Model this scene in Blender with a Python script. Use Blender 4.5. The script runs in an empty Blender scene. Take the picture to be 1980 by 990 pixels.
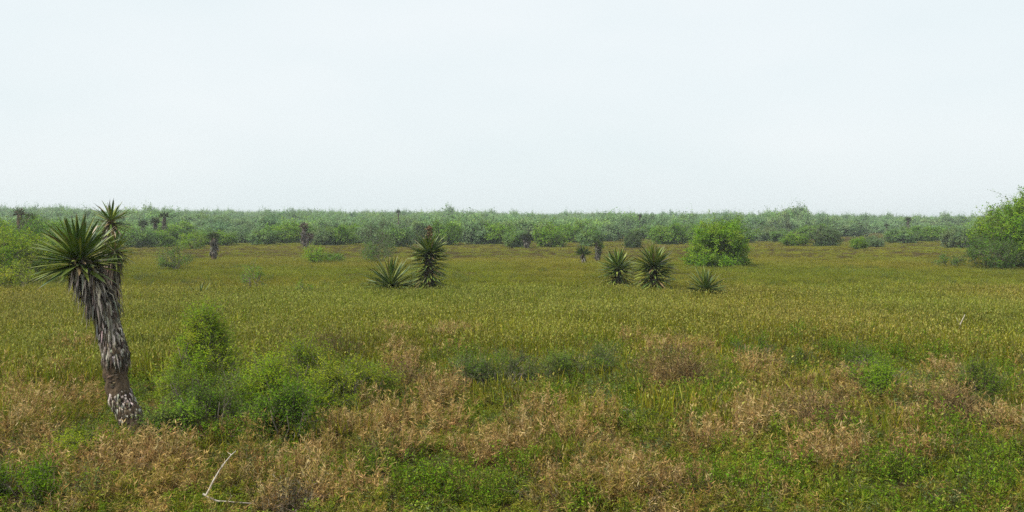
import bpy, math, random
import numpy as np
from mathutils import Matrix, Vector

# ------------------------------------------------------------------ camera, sky, sun, exposure
CAM_H = 3.3
F_PX = 1700.0                       # focal length in pixels of the 1980 px wide photograph
HORIZON = 428.0
PITCH = math.atan((495.0 - HORIZON) / F_PX)
SC = bpy.context.scene
cam = bpy.data.cameras.new('camera')
cam.sensor_width = 36.0
cam.lens = 36.0 * F_PX / 1980.0
cam.clip_start = 0.1
cam.clip_end = 6000.0
cam_ob = bpy.data.objects.new('camera', cam)
cam_ob.location = (0, 0, CAM_H)
cam_ob.rotation_euler = (math.pi / 2 - PITCH, 0, 0)
SC.collection.objects.link(cam_ob)
SC.camera = cam_ob

SUN_EL, SUN_AZ = math.radians(52), math.radians(236)      # azimuth clockwise from +Y (camera looks along +Y)
world = bpy.data.worlds.new('World')
SC.world = world
world.use_nodes = True
nt = world.node_tree
nt.nodes.clear()
out = nt.nodes.new('ShaderNodeOutputWorld')
bg = nt.nodes.new('ShaderNodeBackground')
sky = nt.nodes.new('ShaderNodeTexSky')
sky.sky_type = 'NISHITA'
sky.sun_disc = False
sky.sun_elevation = SUN_EL
sky.sun_rotation = SUN_AZ
sky.air_density = 1.0
sky.dust_density = 4.0
sky.ozone_density = 1.0
veil = nt.nodes.new('ShaderNodeMix')                        # thin white overcast veil over the clear sky
veil.data_type = 'RGBA'
veil.inputs[0].default_value = 0.90
veil.inputs[7].default_value = (7.35, 7.95, 8.1, 1)
vtc = nt.nodes.new('ShaderNodeTexCoord')
vmp = nt.nodes.new('ShaderNodeMapping')
vmp.inputs['Scale'].default_value = (1, 1, 3)
vnz = nt.nodes.new('ShaderNodeTexNoise')
vnz.inputs['Scale'].default_value = 2.2
vnz.inputs['Detail'].default_value = 3
vrp = nt.nodes.new('ShaderNodeValToRGB')
vrp.color_ramp.elements[0].position, vrp.color_ramp.elements[1].position = 0.3, 0.7
vrp.color_ramp.elements[0].color = (7.05, 7.8, 8.0, 1)
vrp.color_ramp.elements[1].color = (7.75, 8.2, 8.35, 1)
nt.links.new(vtc.outputs['Generated'], vmp.inputs[0])
nt.links.new(vmp.outputs[0], vnz.inputs['Vector'])
nt.links.new(vnz.outputs[0], vrp.inputs[0])
nt.links.new(vrp.outputs[0], veil.inputs[7])
nt.links.new(sky.outputs[0], veil.inputs[6])
nt.links.new(veil.outputs[2], bg.inputs[0])
bg.inputs[1].default_value = 0.1
nt.links.new(bg.outputs[0], out.inputs[0])

sun = bpy.data.lights.new('sun', 'SUN')
sun.energy = 4.4
sun.angle = math.radians(3)
sun.color = (1.0, 0.95, 0.86)
sun_ob = bpy.data.objects.new('sun', sun)
sd = Vector((math.sin(SUN_AZ) * math.cos(SUN_EL), math.cos(SUN_AZ) * math.cos(SUN_EL), math.sin(SUN_EL)))
sun_ob.rotation_euler = sd.to_track_quat('Z', 'Y').to_euler()
sun_ob.location = (0, 0, 40)
SC.collection.objects.link(sun_ob)

SC.view_settings.view_transform = 'Standard'
SC.view_settings.look = 'None'
SC.view_settings.gamma = 1.0
SC.view_settings.use_curve_mapping = False
SC.view_settings.exposure = 0.3
SC.render.engine = 'CYCLES'
SC.cycles.max_bounces = 6
SC.cycles.transparent_max_bounces = 8
SC.cycles.volume_bounces = 0
SC.cycles.use_denoising = False
SC.cycles.sample_clamp_indirect = 2.0
SC.cycles.sample_clamp_direct = 3.0
SC.cycles.use_adaptive_sampling = False

# ------------------------------------------------------------------ helpers
R = np.random.default_rng(11)
random.seed(11)
COL = SC.collection
TAU = 2 * math.pi


def px_ray(px, py):
    v = Vector(((px - 990.0) / F_PX, (495.0 - py) / F_PX, -1.0))
    return cam_ob.rotation_euler.to_matrix() @ v


def on_ground(px, py, h=0.0):
    """Point of the meadow below the place where the ray through a photo pixel reaches height h."""
    d = px_ray(px, py)
    t = (h - CAM_H) / d.z
    return Vector((d.x * t, d.y * t, 0.0))


def at_dist(px, py, dist):
    d = px_ray(px, py)
    t = dist / d.y
    return Vector((d.x * t, dist, CAM_H + d.z * t))


def to_px(x, y, z):
    """Photo pixel of world points (arrays)."""
    c, s = math.cos(PITCH), math.sin(PITCH)
    zz = z - CAM_H
    depth = y * c - zz * s
    up = y * s + zz * c
    return 990 + F_PX * x / depth, 495 - F_PX * up / depth


_tab = np.random.default_rng(3).random((256, 256))


def vnoise(x, y, s=1.0, o=0):
    x = np.asarray(x, float) / s + 37.3 * o + 1000
    y = np.asarray(y, float) / s + 17.7 * o + 1000
    xi, yi = np.floor(x).astype(int), np.floor(y).astype(int)
    fx, fy = x - xi, y - yi
    fx, fy = fx * fx * (3 - 2 * fx), fy * fy * (3 - 2 * fy)
    g = lambda a, b: _tab[a % 256, b % 256]
    return (g(xi, yi) * (1 - fx) + g(xi + 1, yi) * fx) * (1 - fy) + (g(xi, yi + 1) * (1 - fx) + g(xi + 1, yi + 1) * fx) * fy


def gz(x, y):
    """Height of the plain: nearly flat, with low hummocks and a gentle swell far behind, higher on the left."""
    u = np.clip((y - 170) / 430, 0, 1)
    k = np.clip(0.62 - 0.95 * x / np.maximum(np.abs(y), 100), 0.12, 1.1)
    return 4.2 * u * u * (3 - 2 * u) * k + 0.10 * (vnoise(x, y, 2.3, 1) - 0.5) + 0.06 * (vnoise(x, y, 0.8, 2) - 0.5) + 0.25 * (vnoise(x, y, 30, 3) - 0.5)


def gzf(x, y):
    return float(gz(np.array([x]), np.array([y]))[0])


def unit(a):
    return a / np.maximum(np.linalg.norm(a, axis=-1, keepdims=True), 1e-9)


class MB:
    """Collects vertices, triangles, quads and a colour for each vertex; build() makes one mesh object."""

    def __init__(self):
        self.v, self.t, self.q, self.c, self.n = [], [], [], [], 0

    def add(self, v, tris=None, quads=None, col=(1, 1, 1)):
        v = np.asarray(v, float).reshape(-1, 3)
        c = np.asarray(col, float)
        if c.ndim == 1:
            c = np.tile(c, (len(v), 1))
        self.v.append(v)
        self.c.append(c)
        if tris is not None and len(tris):
            self.t.append(np.asarray(tris, int).reshape(-1, 3) + self.n)
        if quads is not None and len(quads):
            self.q.append(np.asarray(quads, int).reshape(-1, 4) + self.n)
        self.n += len(v)

    def mesh(self, name, mat, smooth=True):
        me = bpy.data.meshes.new(name)
        v = np.concatenate(self.v)
        c = np.concatenate(self.c)
        t = np.concatenate(self.t) if self.t else np.zeros((0, 3), int)
        q = np.concatenate(self.q) if self.q else np.zeros((0, 4), int)
        me.vertices.add(len(v))
        me.vertices.foreach_set('co', v.astype(np.float32).ravel())
        nl = t.size + q.size
        me.loops.add(nl)
        me.loops.foreach_set('vertex_index', np.concatenate([t.ravel(), q.ravel()]).astype(np.int32))
        me.polygons.add(len(t) + len(q))
        tot = np.concatenate([np.full(len(t), 3), np.full(len(q), 4)])
        me.polygons.foreach_set('loop_start', np.concatenate([[0], np.cumsum(tot)[:-1]]).astype(np.int32))
        me.polygons.foreach_set('use_smooth', np.full(len(tot), smooth))
        at = me.color_attributes.new('col', 'FLOAT_COLOR', 'POINT')
        at.data.foreach_set('color', np.concatenate([c, np.ones((len(c), 1))], 1).astype(np.float32).ravel())
        me.materials.append(mat)
        me.update(calc_edges=True)
        me.validate()
        return me

    def build(self, name, mat, parent=None, smooth=True):
        return mesh_obj(name, self.mesh(name, mat, smooth), parent)


def mesh_obj(name, me, parent=None):
    o = bpy.data.objects.new(name, me)
    COL.objects.link(o)
    o.parent = parent
    return o


def tag(o, label=None, cat=None, group=None, kind=None):
    if label: o['label'] = label
    if cat: o['category'] = cat
    if group: o['group'] = group
    if kind: o['kind'] = kind
    return o


def thing(name, label, cat, loc=(0, 0, 0), rz=0.0, group=None):
    o = bpy.data.objects.new(name, None)
    o.empty_display_size = 0.2
    COL.objects.link(o)
    o.location = loc
    o.rotation_euler = (0, 0, rz)
    return tag(o, label, cat, group)


def copy_thing(src, loc, rz, scale, label=None, group=None):
    c = src.copy()
    COL.objects.link(c)
    c.location, c.rotation_euler = loc, (0, 0, rz)
    c.scale = scale if hasattr(scale, '__len__') else (scale,) * 3
    if label: c['label'] = label
    if group: c['group'] = group
    for ch in src.children:
        k = ch.copy()
        COL.objects.link(k)
        k.parent = c
    return c


def pick(cols, n, rng, jit=0.18, w=None):
    """n random colours of a palette, each a little lighter or darker."""
    cols = np.asarray(cols, float)
    p = None if w is None else np.asarray(w, float) / sum(w)
    i = rng.choice(len(cols), n, p=p)
    return np.clip(cols[i] * (1 + jit * rng.standard_normal((n, 1))) * (1 + 0.06 * rng.standard_normal((n, 3))), 0.005, 0.9)


def blades(mb, P, az, lean, L, W, curve, col, seg=3):
    """Tapering curved grass blades: lean and curve are angles from the vertical."""
    n = len(P)
    az, lean, L, W, curve = [np.broadcast_to(np.asarray(a, float), (n,)) for a in (az, lean, L, W, curve)]
    hd = np.stack([np.cos(az), np.sin(az), np.zeros(n)], 1)
    tw = az + math.pi / 2 + R.uniform(-0.9, 0.9, n)
    sd_ = np.stack([np.cos(tw), np.sin(tw), np.zeros(n)], 1)
    pts = [P]
    for k in range(seg):
        th = lean + curve * (k + 0.5) / seg
        pts.append(pts[-1] + (hd * np.sin(th)[:, None] + np.array([0, 0, 1.0]) * np.cos(th)[:, None]) * (L / seg)[:, None])
    per = 2 * seg + 1
    V = np.zeros((n, per, 3))
    for k in range(seg):
        w = W * (1 - 0.75 * (k / seg) ** 1.5) * 0.5
        V[:, 2 * k] = pts[k] - sd_ * w[:, None]
        V[:, 2 * k + 1] = pts[k] + sd_ * w[:, None]
    V[:, per - 1] = pts[seg]
    b = (np.arange(n) * per)[:, None]
    q = [b + np.array([2 * k, 2 * k + 1, 2 * k + 3, 2 * k + 2]) for k in range(seg - 1)]
    t = b + np.array([2 * seg - 2, 2 * seg - 1, 2 * seg])
    mb.add(V, t, np.concatenate(q), np.repeat(col, per, 0))
    return pts[seg], pts[seg - 1]


def leaves(mb, P, D, L, W, col, rng, fold=0.25, face=None):
    """Kite shaped leaves, slightly folded, from P along D."""
    n = len(P)
    L = np.broadcast_to(np.asarray(L, float), (n,))[:, None]
    W = np.broadcast_to(np.asarray(W, float), (n,))[:, None]
    D = unit(D)
    if face is not None:                     # leaves turn their blade towards the light
        F = unit(face)
        D = unit(D - F * np.sum(D * F, 1, keepdims=True))
        S = np.cross(D, F)
    else:
        S = unit(np.cross(D, rng.standard_normal((n, 3))))
    N = np.cross(D, S)
    V = np.stack([P, P + D * L * 0.45 + S * W * 0.5 + N * W * fold, P + D * L, P + D * L * 0.45 - S * W * 0.5 + N * W * fold], 1)
    b = (np.arange(n) * 4)[:, None]
    mb.add(V, None, b + np.array([0, 1, 2, 3]), np.repeat(col, 4, 0))


def sticks(mb, A, B, ra, rb, col, sides=3):
    """Tapered straight twigs from A to B."""
    n = len(A)
    ra = np.broadcast_to(np.asarray(ra, float), (n,))
    rb = np.broadcast_to(np.asarray(rb, float), (n,))
    D = unit(B - A)
    U = unit(np.cross(D, np.tile([0.31, 0.77, 0.55], (n, 1))))
    Wv = np.cross(D, U)
    V = np.zeros((n, 2 * sides, 3))
    for k in range(sides):
        a = TAU * k / sides
        o = U * math.cos(a) + Wv * math.sin(a)
        V[:, k] = A + o * ra[:, None]
        V[:, sides + k] = B + o * rb[:, None]
    b = (np.arange(n) * 2 * sides)[:, None]
    q = [b + np.array([k, (k + 1) % sides, sides + (k + 1) % sides, sides + k]) for k in range(sides)]
    mb.add(V, None, np.concatenate(q), np.repeat(col, 2 * sides, 0))


def tube(mb, pts, rad, col, sides=7, rough=0.0, rng=R, cap=True):
    """One continuous tapered tube along a polyline."""
    pts = np.asarray(pts, float)
    n = len(pts)
    T = unit(np.gradient(pts, axis=0))
    u = np.array([1.0, 0.13, 0.07])
    V = []
    for i in range(n):
        u = unit(u - T[i] * np.dot(u, T[i]))
        w = np.cross(T[i], u)
        a = np.arange(sides) * TAU / sides
        rr = rad[i] * (1 + rough * rng.standard_normal(sides))
        V.append(pts[i] + (np.cos(a)[:, None] * u + np.sin(a)[:, None] * w) * rr[:, None])
    V = np.concatenate(V)
    q = []
    for i in range(n - 1):
        for k in range(sides):
            q.append([i * sides + k, i * sides + (k + 1) % sides, (i + 1) * sides + (k + 1) % sides, (i + 1) * sides + k])
    t = []
    if cap:
        V = np.concatenate([V, pts[-1:]])
        for k in range(sides):
            t.append([(n - 1) * sides + k, (n - 1) * sides + (k + 1) % sides, n * sides])
    mb.add(V, t, q, col)


# ------------------------------------------------------------------ materials
def nodes(name):
    m = bpy.data.materials.new(name)
    m.use_nodes = True
    t = m.node_tree
    t.nodes.clear()
    return m, t, t.nodes.new('ShaderNodeOutputMaterial')


def foliage(name, transl=0.35, gloss=0.0, tinted=False, rough=0.45, noise=None):
    """Leaf tissue: the leaf's own colour, part of the light let through."""
    m, t, o = nodes(name)
    a = t.nodes.new('ShaderNodeAttribute')
    a.attribute_name = 'col'
    c = a.outputs['Color']
    if tinted:
        b = t.nodes.new('ShaderNodeAttribute')
        b.attribute_type = 'INSTANCER'
        b.attribute_name = 'tint'
        mx = t.nodes.new('ShaderNodeMix')
        mx.data_type, mx.blend_type = 'RGBA', 'MULTIPLY'
        mx.inputs[0].default_value = 1
        t.links.new(c, mx.inputs[6])
        t.links.new(b.outputs['Color'], mx.inputs[7])
        c = mx.outputs[2]
    if noise:
        nz = t.nodes.new('ShaderNodeTexNoise')
        tc = t.nodes.new('ShaderNodeTexCoord')
        nz.inputs['Scale'].default_value = noise
        nz.inputs['Detail'].default_value = 4
        t.links.new(tc.outputs['Object'], nz.inputs['Vector'])
        oi = t.nodes.new('ShaderNodeObjectInfo')
        ad = t.nodes.new('ShaderNodeMath')
        t.links.new(nz.outputs[0], ad.inputs[0])
        t.links.new(oi.outputs['Random'], ad.inputs[1])
        mr = t.nodes.new('ShaderNodeMapRange')
        mr.inputs[1].default_value, mr.inputs[2].default_value = 0.3, 1.7
        mr.inputs[3].default_value, mr.inputs[4].default_value = 0.55, 1.5
        t.links.new(ad.outputs[0], mr.inputs[0])
        mx = t.nodes.new('ShaderNodeMix')
        mx.data_type, mx.blend_type = 'RGBA', 'MULTIPLY'
        mx.inputs[0].default_value = 1
        t.links.new(c, mx.inputs[6])
        t.links.new(mr.outputs[0], mx.inputs[7])
        c = mx.outputs[2]
    d = t.nodes.new('ShaderNodeBsdfDiffuse')
    tr = t.nodes.new('ShaderNodeBsdfTranslucent')
    ms = t.nodes.new('ShaderNodeMixShader')
    ms.inputs[0].default_value = transl
    t.links.new(c, d.inputs[0])
    t.links.new(c, tr.inputs[0])
    t.links.new(d.outputs[0], ms.inputs[1])
    t.links.new(tr.outputs[0], ms.inputs[2])
    s = ms.outputs[0]
    if gloss:
        g = t.nodes.new('ShaderNodeBsdfGlossy')
        g.inputs['Roughness'].default_value = rough
        g.inputs['Color'].default_value = (0.9, 0.95, 1, 1)
        fr = t.nodes.new('ShaderNodeLayerWeight')
        fr.inputs[0].default_value = 0.25
        mu = t.nodes.new('ShaderNodeMath')
        mu.operation = 'MULTIPLY_ADD'
        mu.inputs[1].default_value = gloss
        mu.inputs[2].default_value = gloss * 0.25
        t.links.new(fr.outputs['Fresnel'], mu.inputs[0])
        m2 = t.nodes.new('ShaderNodeMixShader')
        t.links.new(mu.outputs[0], m2.inputs[0])
        t.links.new(s, m2.inputs[1])
        t.links.new(g.outputs[0], m2.inputs[2])
        s = m2.outputs[0]
    t.links.new(s, o.inputs[0])
    return m


def barky(name, c1, c2, scale, bump=0.4):
    """Rough fibrous bark or dead wood."""
    m, t, o = nodes(name)
    tc = t.nodes.new('ShaderNodeTexCoord')
    mp = t.nodes.new('ShaderNodeMapping')
    mp.inputs['Scale'].default_value = (1, 1, 0.35)
    t.links.new(tc.outputs['Object'], mp.inputs[0])
    nz = t.nodes.new('ShaderNodeTexNoise')
    nz.inputs['Scale'].default_value = scale
    nz.inputs['Detail'].default_value = 8
    nz.inputs['Roughness'].default_value = 0.65
    t.links.new(mp.outputs[0], nz.inputs['Vector'])
    rp = t.nodes.new('ShaderNodeValToRGB')
    rp.color_ramp.elements[0].position, rp.color_ramp.elements[1].position = 0.35, 0.68
    rp.color_ramp.elements[0].color = (*c1, 1)
    rp.color_ramp.elements[1].color = (*c2, 1)
    t.links.new(nz.outputs[0], rp.inputs[0])
    b = t.nodes.new('ShaderNodeBump')
    b.inputs['Strength'].default_value = bump
    b.inputs['Distance'].default_value = 0.02
    t.links.new(nz.outputs[0], b.inputs['Height'])
    p = t.nodes.new('ShaderNodeBsdfPrincipled')
    p.inputs['Roughness'].default_value = 0.9
    p.inputs['Specular IOR Level'].default_value = 0.15
    t.links.new(rp.outputs[0], p.inputs['Base Color'])
    t.links.new(b.outputs[0], p.inputs['Normal'])
    t.links.new(p.outputs[0], o.inputs[0])
    return m


M_LEAF = foliage('shrub_leaf', 0.38)
M_GRASS = foliage('grass_blade', 0.35)
M_GRASS_T = foliage('grass_blade_tinted', 0.35, tinted=True)
M_LEAF_T = foliage('tree_leaf_tinted', 0.38, tinted=True)
M_YUCCA = foliage('yucca_leaf', 0.12, 0.07, rough=0.45, noise=6.0)
M_DEAD = foliage('dead_leaf', 0.12)
M_BARK = barky('shrub_bark', (0.07, 0.058, 0.045), (0.21, 0.18, 0.145), 9)
M_TRUNK = barky('yucca_bark', (0.03, 0.022, 0.015), (0.15, 0.105, 0.065), 22, 1.0)
M_DRIFT = barky('bleached_wood', (0.28, 0.24, 0.19), (0.55, 0.50, 0.42), 30, 0.7)


def ground_material():
    m, t, o = nodes('meadow_soil')
    tc = t.nodes.new('ShaderNodeTexCoord')
    n1 = t.nodes.new('ShaderNodeTexNoise')
    n1.inputs['Scale'].default_value, n1.inputs['Detail'].default_value = 0.12, 6
    n2 = t.nodes.new('ShaderNodeTexNoise')
    n2.inputs['Scale'].default_value, n2.inputs['Detail'].default_value = 9, 8
    for n in (n1, n2):
        t.links.new(tc.outputs['Object'], n.inputs['Vector'])
    r1 = t.nodes.new('ShaderNodeValToRGB')
    r1.color_ramp.elements[0].position, r1.color_ramp.elements[1].position = 0.35, 0.68
    r1.color_ramp.elements[0].color = (0.06, 0.052, 0.022, 1)
    r1.color_ramp.elements[1].color = (0.105, 0.08, 0.036, 1)
    t.links.new(n1.outputs[0], r1.inputs[0])
    r2 = t.nodes.new('ShaderNodeValToRGB')
    r2.color_ramp.elements[0].position, r2.color_ramp.elements[1].position = 0.3, 0.75
    r2.color_ramp.elements[0].color = (0.2, 0.19, 0.16, 1)
    r2.color_ramp.elements[1].color = (1.2, 1.15, 1.0, 1)
    t.links.new(n2.outputs[0], r2.inputs[0])
    mx = t.nodes.new('ShaderNodeMix')
    mx.data_type, mx.blend_type = 'RGBA', 'MULTIPLY'
    mx.inputs[0].default_value = 1
    t.links.new(r1.outputs[0], mx.inputs[6])
    t.links.new(r2.outputs[0], mx.inputs[7])
    b = t.nodes.new('ShaderNodeBump')
    b.inputs['Strength'].default_value, b.inputs['Distance'].default_value = 0.8, 0.06
    t.links.new(n2.outputs[0], b.inputs['Height'])
    d = t.nodes.new('ShaderNodeBsdfDiffuse')
    t.links.new(mx.outputs[2], d.inputs[0])
    t.links.new(b.outputs[0], d.inputs['Normal'])
    t.links.new(d.outputs[0], o.inputs[0])
    return m


# ------------------------------------------------------------------ ground sheet and haze
def build_ground():
    a = np.concatenate([np.arange(0, 30, 0.6), np.geomspace(30, 1600, 40)])
    xs = np.concatenate([-a[::-1], a[1:]])
    ys = np.concatenate([-np.geomspace(300, 6, 8), np.arange(-5, 40, 0.6), np.geomspace(41, 1600, 50)])
    X, Y = np.meshgrid(xs, ys)
    nx, ny = len(xs), len(ys)
    fade = 1.0
    V = np.stack([X, Y, gz(X, Y) * fade], -1).reshape(-1, 3)
    i, j = np.meshgrid(np.arange(nx - 1), np.arange(ny - 1))
    b = (j * nx + i).ravel()
    mb = MB()
    mb.add(V, None, np.stack([b, b + 1, b + nx + 1, b + nx], 1))
    tag(mb.build('ground', ground_material()), kind='structure')


def build_haze():
    x, y0, y1, z0, z1 = 1650, -320, 1650, -1.3, 13.0
    V = [(-x, y0, z0), (x, y0, z0), (x, y1, z0), (-x, y1, z0), (-x, y0, z1), (x, y0, z1), (x, y1, z1), (-x, y1, z1)]
    q = [(0, 3, 2, 1), (4, 5, 6, 7), (0, 1, 5, 4), (1, 2, 6, 5), (2, 3, 7, 6), (3, 0, 4, 7)]
    m, t, o = nodes('haze_air')
    p = t.nodes.new('ShaderNodeVolumePrincipled')
    p.inputs['Color'].default_value = (0.87, 0.96, 0.97, 1)
    p.inputs['Density'].default_value = 0.00048
    p.inputs['Anisotropy'].default_value = 0.2
    t.links.new(p.outputs[0], o.inputs['Volume'])
    mb = MB()
    mb.add(V, None, q)
    tag(mb.build('haze', m, smooth=False), 'pale humid haze lying over the whole plain', 'haze', kind='stuff')


# ------------------------------------------------------------------ scattering (stuff only)
def scatter(name, label, cat, protos, P, idx, rot, scl, tint):
    """One stuff object: its points carry instances of the prototype meshes."""
    coll = bpy.data.collections.new(name + '_kinds')
    for me in protos:
        coll.objects.link(bpy.data.objects.new(me.name, me))
    n = len(P)
    me = bpy.data.meshes.new(name)
    me.vertices.add(n)
    me.vertices.foreach_set('co', np.asarray(P, np.float32).ravel())
    me.attributes.new('pick', 'INT', 'POINT').data.foreach_set('value', np.asarray(idx, np.int32))
    me.attributes.new('rot', 'FLOAT_VECTOR', 'POINT').data.foreach_set('vector', np.asarray(rot, np.float32).ravel())
    me.attributes.new('scl', 'FLOAT_VECTOR', 'POINT').data.foreach_set('vector', np.asarray(scl, np.float32).ravel())
    tn = np.concatenate([tint, np.ones((n, 1))], 1)
    me.attributes.new('tint', 'FLOAT_COLOR', 'POINT').data.foreach_set('color', tn.astype(np.float32).ravel())
    me.update()
    ob = mesh_obj(name, me)
    g = bpy.data.node_groups.new(name + '_nodes', 'GeometryNodeTree')
    g.interface.new_socket('Geometry', in_out='INPUT', socket_type='NodeSocketGeometry')
    g.interface.new_socket('Geometry', in_out='OUTPUT', socket_type='NodeSocketGeometry')
    gi, go = g.nodes.new('NodeGroupInput'), g.nodes.new('NodeGroupOutput')
    iop = g.nodes.new('GeometryNodeInstanceOnPoints')
    ci = g.nodes.new('GeometryNodeCollectionInfo')
    ci.inputs[0].default_value = coll
    ci.inputs['Separate Children'].default_value = True
    ci.inputs['Reset Children'].default_value = True
    iop.inputs['Pick Instance'].default_value = True

    def named(nm, ty):
        a = g.nodes.new('GeometryNodeInputNamedAttribute')
        a.data_type = ty
        a.inputs['Name'].default_value = nm
        return a.outputs[0]
    er = g.nodes.new('FunctionNodeEulerToRotation')
    L = g.links.new
    L(gi.outputs[0], iop.inputs['Points'])
    L(ci.outputs[0], iop.inputs['Instance'])
    L(named('pick', 'INT'), iop.inputs['Instance Index'])
    L(named('rot', 'FLOAT_VECTOR'), er.inputs[0])
    L(er.outputs[0], iop.inputs['Rotation'])
    L(named('scl', 'FLOAT_VECTOR'), iop.inputs['Scale'])
    L(iop.outputs[0], go.inputs[0])
    md = ob.modifiers.new('scatter', 'NODES')
    md.node_group = g
    return tag(ob, label, cat, kind='stuff')


def wedge(d0, d1, density, rng, margin=1.18, pad=2.5):
    """Random points of the meadow between two distances, a little wider than the view."""
    k = 990 / F_PX * margin
    area = k * (d1 * d1 - d0 * d0) + 2 * pad * (d1 - d0)
    n = int(area * density)
    y = np.sqrt(rng.uniform(d0 * d0, d1 * d1, n))
    x = rng.uniform(-1, 1, n) * (k * y + pad)
    return x, y


# palettes (linear base colours)
OLIVE = [(0.165, 0.16, 0.012), (0.13, 0.155, 0.011), (0.21, 0.19, 0.018), (0.265, 0.24, 0.045), (0.10, 0.09, 0.012)]
STRAW = [(0.42, 0.305, 0.115), (0.32, 0.215, 0.072), (0.21, 0.13, 0.045), (0.52, 0.41, 0.195), (0.10, 0.07, 0.03)]
GREENS = [(0.11, 0.195, 0.011), (0.08, 0.155, 0.009), (0.15, 0.23, 0.015), (0.225, 0.27, 0.035)]
GREYGREEN = [(0.125, 0.165, 0.05), (0.09, 0.13, 0.036), (0.17, 0.205, 0.08)]
TWIGGY = [(0.12, 0.085, 0.055), (0.2, 0.15, 0.1), (0.07, 0.05, 0.035), (0.3, 0.23, 0.15)]


def disc(n, r, rng):
    a, q = rng.uniform(0, TAU, n), r * np.sqrt(rng.random(n))
    return np.stack([q * np.cos(a), q * np.sin(a), np.zeros(n)], 1)


def grass_patch(name, rng, n, r, L, W, lean, curve, pal, w=None, mat=None, heads=0.0, headcol=(0.25, 0.23, 0.06), headsize=(0.03, 0.009)):
    mb = MB()
    P = disc(n, r, rng)
    out_az = np.arctan2(P[:, 1], P[:, 0])
    az = np.where(rng.random(n) < 0.6, out_az + rng.normal(0, 0.6, n), rng.uniform(0, TAU, n))
    P[:, 2] = -0.03
    Ls = rng.uniform(L[0], L[1], n)
    col = pick(pal, n, rng, 0.28, w)
    tip, pre = blades(mb, P, az, np.abs(rng.normal(0, lean, n)), Ls, rng.uniform(0.7, 1.3, n) * W, rng.uniform(curve[0], curve[1], n), col)
    if heads:
        k = rng.random(n) < heads
        m = int(k.sum())
        leaves(mb, tip[k], tip[k] - pre[k] + 0.03 * rng.standard_normal((m, 3)), headsize[0] * rng.uniform(0.6, 1.5, m), headsize[1], pick([headcol], m, rng, 0.3), rng)
    return mb.mesh(name, mat or M_GRASS_T)


def forb(name, rng, ns, r, h, leafL, leafW, per, pal, mat=None, spread=0.35, tipcol=None):
    """Leafy weed: several leaning stems with small leaves all along."""
    mb = MB()
    P = disc(ns, r, rng)
    az = np.arctan2(P[:, 1], P[:, 0]) + rng.normal(0, 0.7, ns)
    L = rng.uniform(h * 0.6, h, ns)
    lean = np.abs(rng.normal(0, spread, ns))
    hd = np.stack([np.cos(az) * np.sin(lean), np.sin(az) * np.sin(lean), np.cos(lean)], 1)
    B = P + hd * L[:, None] + rng.normal(0, 0.02, (ns, 3))
    P[:, 2] = -0.04
    stc = pick([(0.10, 0.12, 0.035), (0.14, 0.10, 0.05)], ns, rng)
    sticks(mb, P, B, 0.004, 0.002, stc)
    k = np.repeat(np.arange(ns), per)
    f = rng.uniform(0.15, 1.03, len(k)) ** 0.8
    Q = P[k] + (B - P)[k] * f[:, None] + rng.normal(0, 0.012, (len(k), 3))
    D = rng.standard_normal((len(k), 3)) + np.array([0, 0, 0.5])
    leaves(mb, Q, D, rng.uniform(0.6, 1.2, len(k)) * leafL, rng.uniform(0.7, 1.2, len(k)) * leafW, pick(pal, len(k), rng, 0.22), rng,
           face=np.array([0, 0, 0.8]) + 0.7 * rng.standard_normal((len(k), 3)))
    return mb.mesh(name, mat or M_LEAF_T)


def brush(name, rng, ns, r, h, leafL, leafW, per, pal, nb=25, w=None, mat=None, spread=0.4):
    """Fluffy tuft: leaning stems set all along with short narrow blades, and some loose blades between."""
    mb = MB()
    P = disc(ns, r, rng)
    az = np.arctan2(P[:, 1], P[:, 0]) + rng.normal(0, 0.8, ns)
    L = rng.uniform(h * 0.45, h, ns)
    lean = np.abs(rng.normal(0, spread, ns))
    hd = np.stack([np.cos(az) * np.sin(lean), np.sin(az) * np.sin(lean), np.cos(lean)], 1)
    P[:, 2] = -0.04
    B = P + hd * L[:, None]
    own = pick(pal, ns, rng, 0.25, w)
    sticks(mb, P, B, 0.0035, 0.0015, own * 0.7)
    k = np.repeat(np.arange(ns), per)
    f = rng.uniform(0.2, 1.05, len(k)) ** 0.7
    Q = P[k] + (B - P)[k] * f[:, None] + rng.normal(0, 0.01, (len(k), 3))
    D = hd[k] * 0.7 + 0.8 * rng.standard_normal((len(k), 3))
    leaves(mb, Q, D, rng.uniform(0.5, 1.3, len(k)) * leafL, rng.uniform(0.6, 1.3, len(k)) * leafW, 0.6 * own[k] + 0.4 * pick(pal, len(k), rng, 0.3, w), rng, 0.3)
    if nb:
        Pb = disc(nb, r, rng)
        Pb[:, 2] = -0.03
        blades(mb, Pb, rng.uniform(0, TAU, nb), np.abs(rng.normal(0, 0.5, nb)), rng.uniform(0.35, 0.85, nb) * h, 0.007, rng.uniform(0.2, 1.9, nb), pick(pal, nb, rng, 0.28, w))
    return mb.mesh(name, mat or M_GRASS_T)


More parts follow.
